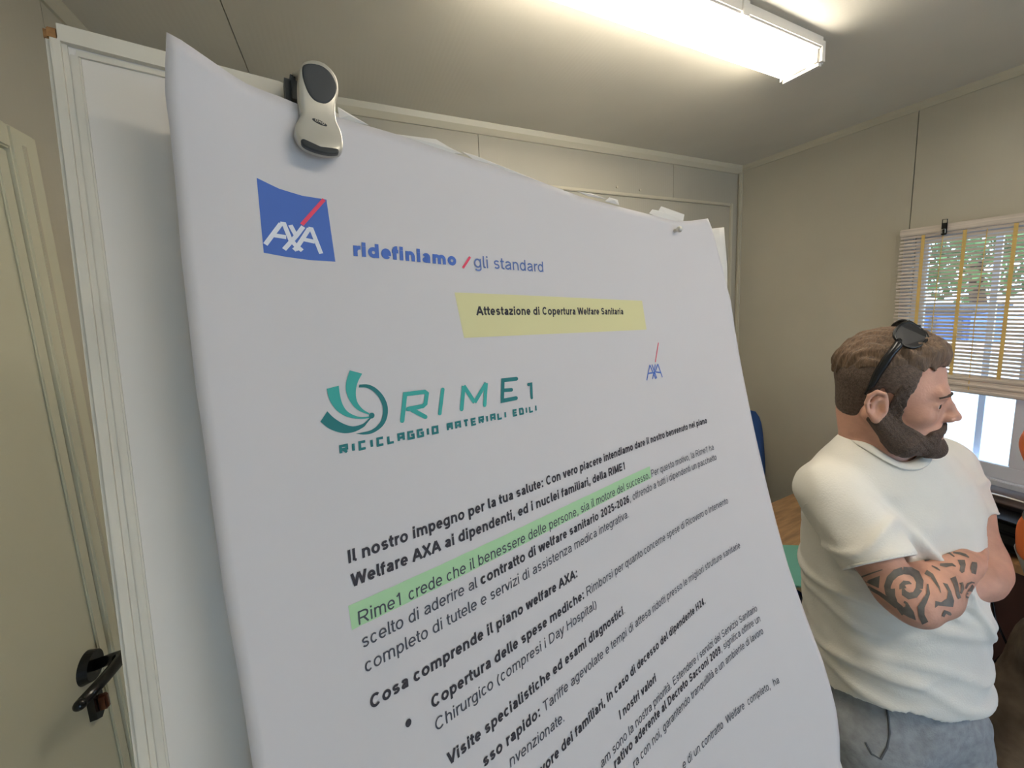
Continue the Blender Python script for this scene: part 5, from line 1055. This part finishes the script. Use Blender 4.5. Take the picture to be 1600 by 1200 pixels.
def tattoo(poly, name='tattoo'):
    """poly: outline as azimuth / elevation pairs seen from the lens, laid on the arm by ray casting, triangulated finely"""
    bm = bmesh.new(); vs = [bm.verts.new((p[0], p[1], 0)) for p in poly]
    try: f = bm.faces.new(vs)
    except ValueError: bm.free(); return
    bmesh.ops.triangulate(bm, faces=bm.faces)
    for _ in range(2): bmesh.ops.subdivide_edges(bm, edges=[e for e in bm.edges if e.calc_length() > .006], cuts=1, use_grid_fill=False); bmesh.ops.triangulate(bm, faces=bm.faces)
    V = []; ok = True
    for v in bm.verts:
        a, e = v.co.x, v.co.y; d = Vector((math.cos(a), math.sin(a), e)).normalized()
        h = bvh.ray_cast(O_, d)
        if h[0] is None: V.append(None); continue
        n_ = h[1]; n_ = -n_ if n_.dot(d) > 0 else n_
        V.append(h[0]+n_*.0007-Vector(base))
    bm.verts.index_update(); F = []
    for f in bm.faces:
        ix = [v.index for v in f.verts]; P = [V[i] for i in ix]
        if any(p is None for p in P): continue
        if max((P[0]-P[1]).length, (P[1]-P[2]).length, (P[2]-P[0]).length) > .03: continue
        F.append(ix)
    bm.free(); par = {}
    def fd(a):
        while par.setdefault(a, a) != a: par[a] = par[par[a]]; a = par[a]
        return a
    for f in F:
        for q in f[1:]: par[fd(q)] = fd(f[0])
    grp = {}
    for f in F: grp.setdefault(fd(f[0]), []).append(f)
    F = max(grp.values(), key=len) if grp else []
    used = sorted({i for f in F for i in f}); mp = {k: n for n, k in enumerate(used)}
    if F: link(name, vf([V[i] for i in used], [tuple(mp[i] for i in f) for f in F]), M['tattoo'], man)
for p in TAT: tattoo(p)
# ---- second person, in an orange hi-vis vest, partly outside the frame
HIP = V3(.357, 1.36, -.86)
TF_, TS_ = TF.copy(), TS.copy()
TF = V3(-.80, .0, 0)+V3(.0, -.45, 0); TF /= np.linalg.norm(TF); TS = V3(-TF[1], TF[0], 0)
b2 = wld(V3(.320, 1.36, FZ), (0, 0, 0)); b2 = V3(b2[0], b2[1], 0)
p2 = thing('person', 'worker in an orange hi-vis shirt with grey bands and brown trousers by the window', 'person', b2)
G = Grid(np.arange(.12, .62, .009), np.arange(1.05, 1.66, .009), np.arange(-.95, .12, .009))
def tor2(G, grow):
    G.chain([V3(.357, 1.36, -.86), V3(.362, 1.36, -.62), V3(.362, 1.36, -.44)], [.125+grow, .128+grow, .118+grow], .03)
    G.cap(V3(.362, 1.36, -.39)-TS*.145, V3(.362, 1.36, -.39)+TS*.145, .062+grow, .062+grow, .05)
    G.cap(V3(.357, 1.36, -.60)-TS*.04, V3(.357, 1.36, -.60)+TS*.04, .125+grow, .125+grow, .05)
tor2(G, -.012)
G.cap(V3(.362, 1.36, -.36), V3(.357, 1.36, -.24), .052, .050, .03)
G.ell(V3(.348, 1.36, -.13), (.088, .072, .105), np.stack([TF, TS, V3(0, 0, 1)], 1), .02)
hc = V3(.348, 1.36, -.13); 
G.ell(hc+TF*.03+V3(0, 0, -.055), (.056, .052, .065), np.stack([TF, TS, V3(0, 0, 1)], 1), .02)
G.chain([hc+TF*.085+V3(0, 0, -.01), hc+TF*.110+V3(0, 0, -.045)], [.008, .011], .01)
for s_ in (-1, 1): G.ell(hc+TS*.074*s_+V3(0, 0, -.03), (.016, .006, .028), np.stack([TF, TS, V3(0, 0, 1)], 1), .005)
A2 = []
for s_ in (-1, 1):
    S2 = V3(.362, 1.36, -.40)+TS*.180*s_; E2 = S2+TS*.02*s_+V3(0, 0, -.27)-TF*.085; W2 = E2-TF*.05-TS*.01*s_+V3(0, 0, -.22)
    G.chain([S2, E2], [.050, .038], .02); G.chain([E2, W2], [.038, .026], .012); hand(G, W2, W2+V3(0, 0, -.1)+TF*.02, -s_, TF); A2.append((S2, E2, W2))
sk2 = body_mesh(G, 'body', M['skin'], p2, b2, 1)
G = Grid(np.arange(.10, .62, .009), np.arange(1.05, 1.66, .009), np.arange(-.92, -.30, .009)); tor2(G, .004)
for S2, E2, W2 in A2: G.cap(S2, S2+(E2-S2)*.62, .066, .060, .03)
q = (slice(None),)*3; P = G.pts(q); G.d = G.d-.004*vnoise(P, 30, 4).astype(np.float32)
G.op(lambda P: (P[..., 2]+.83).astype(np.float32), (-9, -9, -2), (9, 9, -.8), 0, 's')
hv = body_mesh(G, 'hivis_shirt', M['orange'], p2, b2, 1)
# bands: rings of reflective tape following the shirt
hvb = BVHTree.FromPolygons([v.co.copy() for v in hv.data.vertices], [tuple(p.vertices) for p in hv.data.polygons])
def band2(z0, z1):
    cl_ = wld(V3(.360, 1.36, (z0+z1)/2), b2); V = []; n = 72
    for i in range(n):
        a = 2*PI*i/n
        for off in (.002, .0035):
            for zz in (z0, z1):
                o_ = Vector((cl_[0]+.9*math.cos(a), cl_[1]+.9*math.sin(a), zz*KS+EYE)); d = Vector((-math.cos(a), -math.sin(a), 0)); h = hvb.ray_cast(o_, d)
                r_ = min((h[0]-Vector((cl_[0], cl_[1], zz*KS+EYE))).length if h[0] else .15, .172)
                V.append((cl_[0]+(r_+off)*math.cos(a), cl_[1]+(r_+off)*math.sin(a), zz*KS+EYE))
    F = []
    for i in range(n):
        j = (i+1) % n; F += [(4*i+2, 4*j+2, 4*j+3, 4*i+3), (4*i+1, 4*j+1, 4*j, 4*i), (4*i+3, 4*j+3, 4*j+1, 4*i+1), (4*i, 4*j, 4*j+2, 4*i+2)]
    link('reflective_band', vf(V, F), M['reflect'], p2, smooth=True)
band2(-.548, -.503); band2(-.675, -.630)
trousers(None, HIP, V3(.21, 1.22, FZ), V3(.20, 1.48, FZ), V3(.215, 1.24, -1.19), V3(.20, 1.46, -1.19), M['workpants'], 'trousers', p2, b2, (.125, .150, .10), -.80, (.100, .088, .074, .068))
for ft in (V3(.21, 1.22, FZ), V3(.20, 1.48, FZ)): shoe(ft, TF, p2, b2, M['shoe'])
G = Grid(np.arange(.22, .46, .006), np.arange(1.25, 1.48, .006), np.arange(-.13, .02, .006)); G.ell(hc+V3(0, 0, .012), (.094, .079, .105), np.stack([TF, TS, V3(0, 0, 1)], 1), 0)
G.op(lambda P: (P[..., 2]+.155+.6*((P-hc.astype(np.float32))@TF.astype(np.float32)*-1)-.02).astype(np.float32)*1.0, (-9, -9, -.3), (9, 9, .1), 0, 's')
body_mesh(G, 'hair', M['hair'], p2, b2, 1)
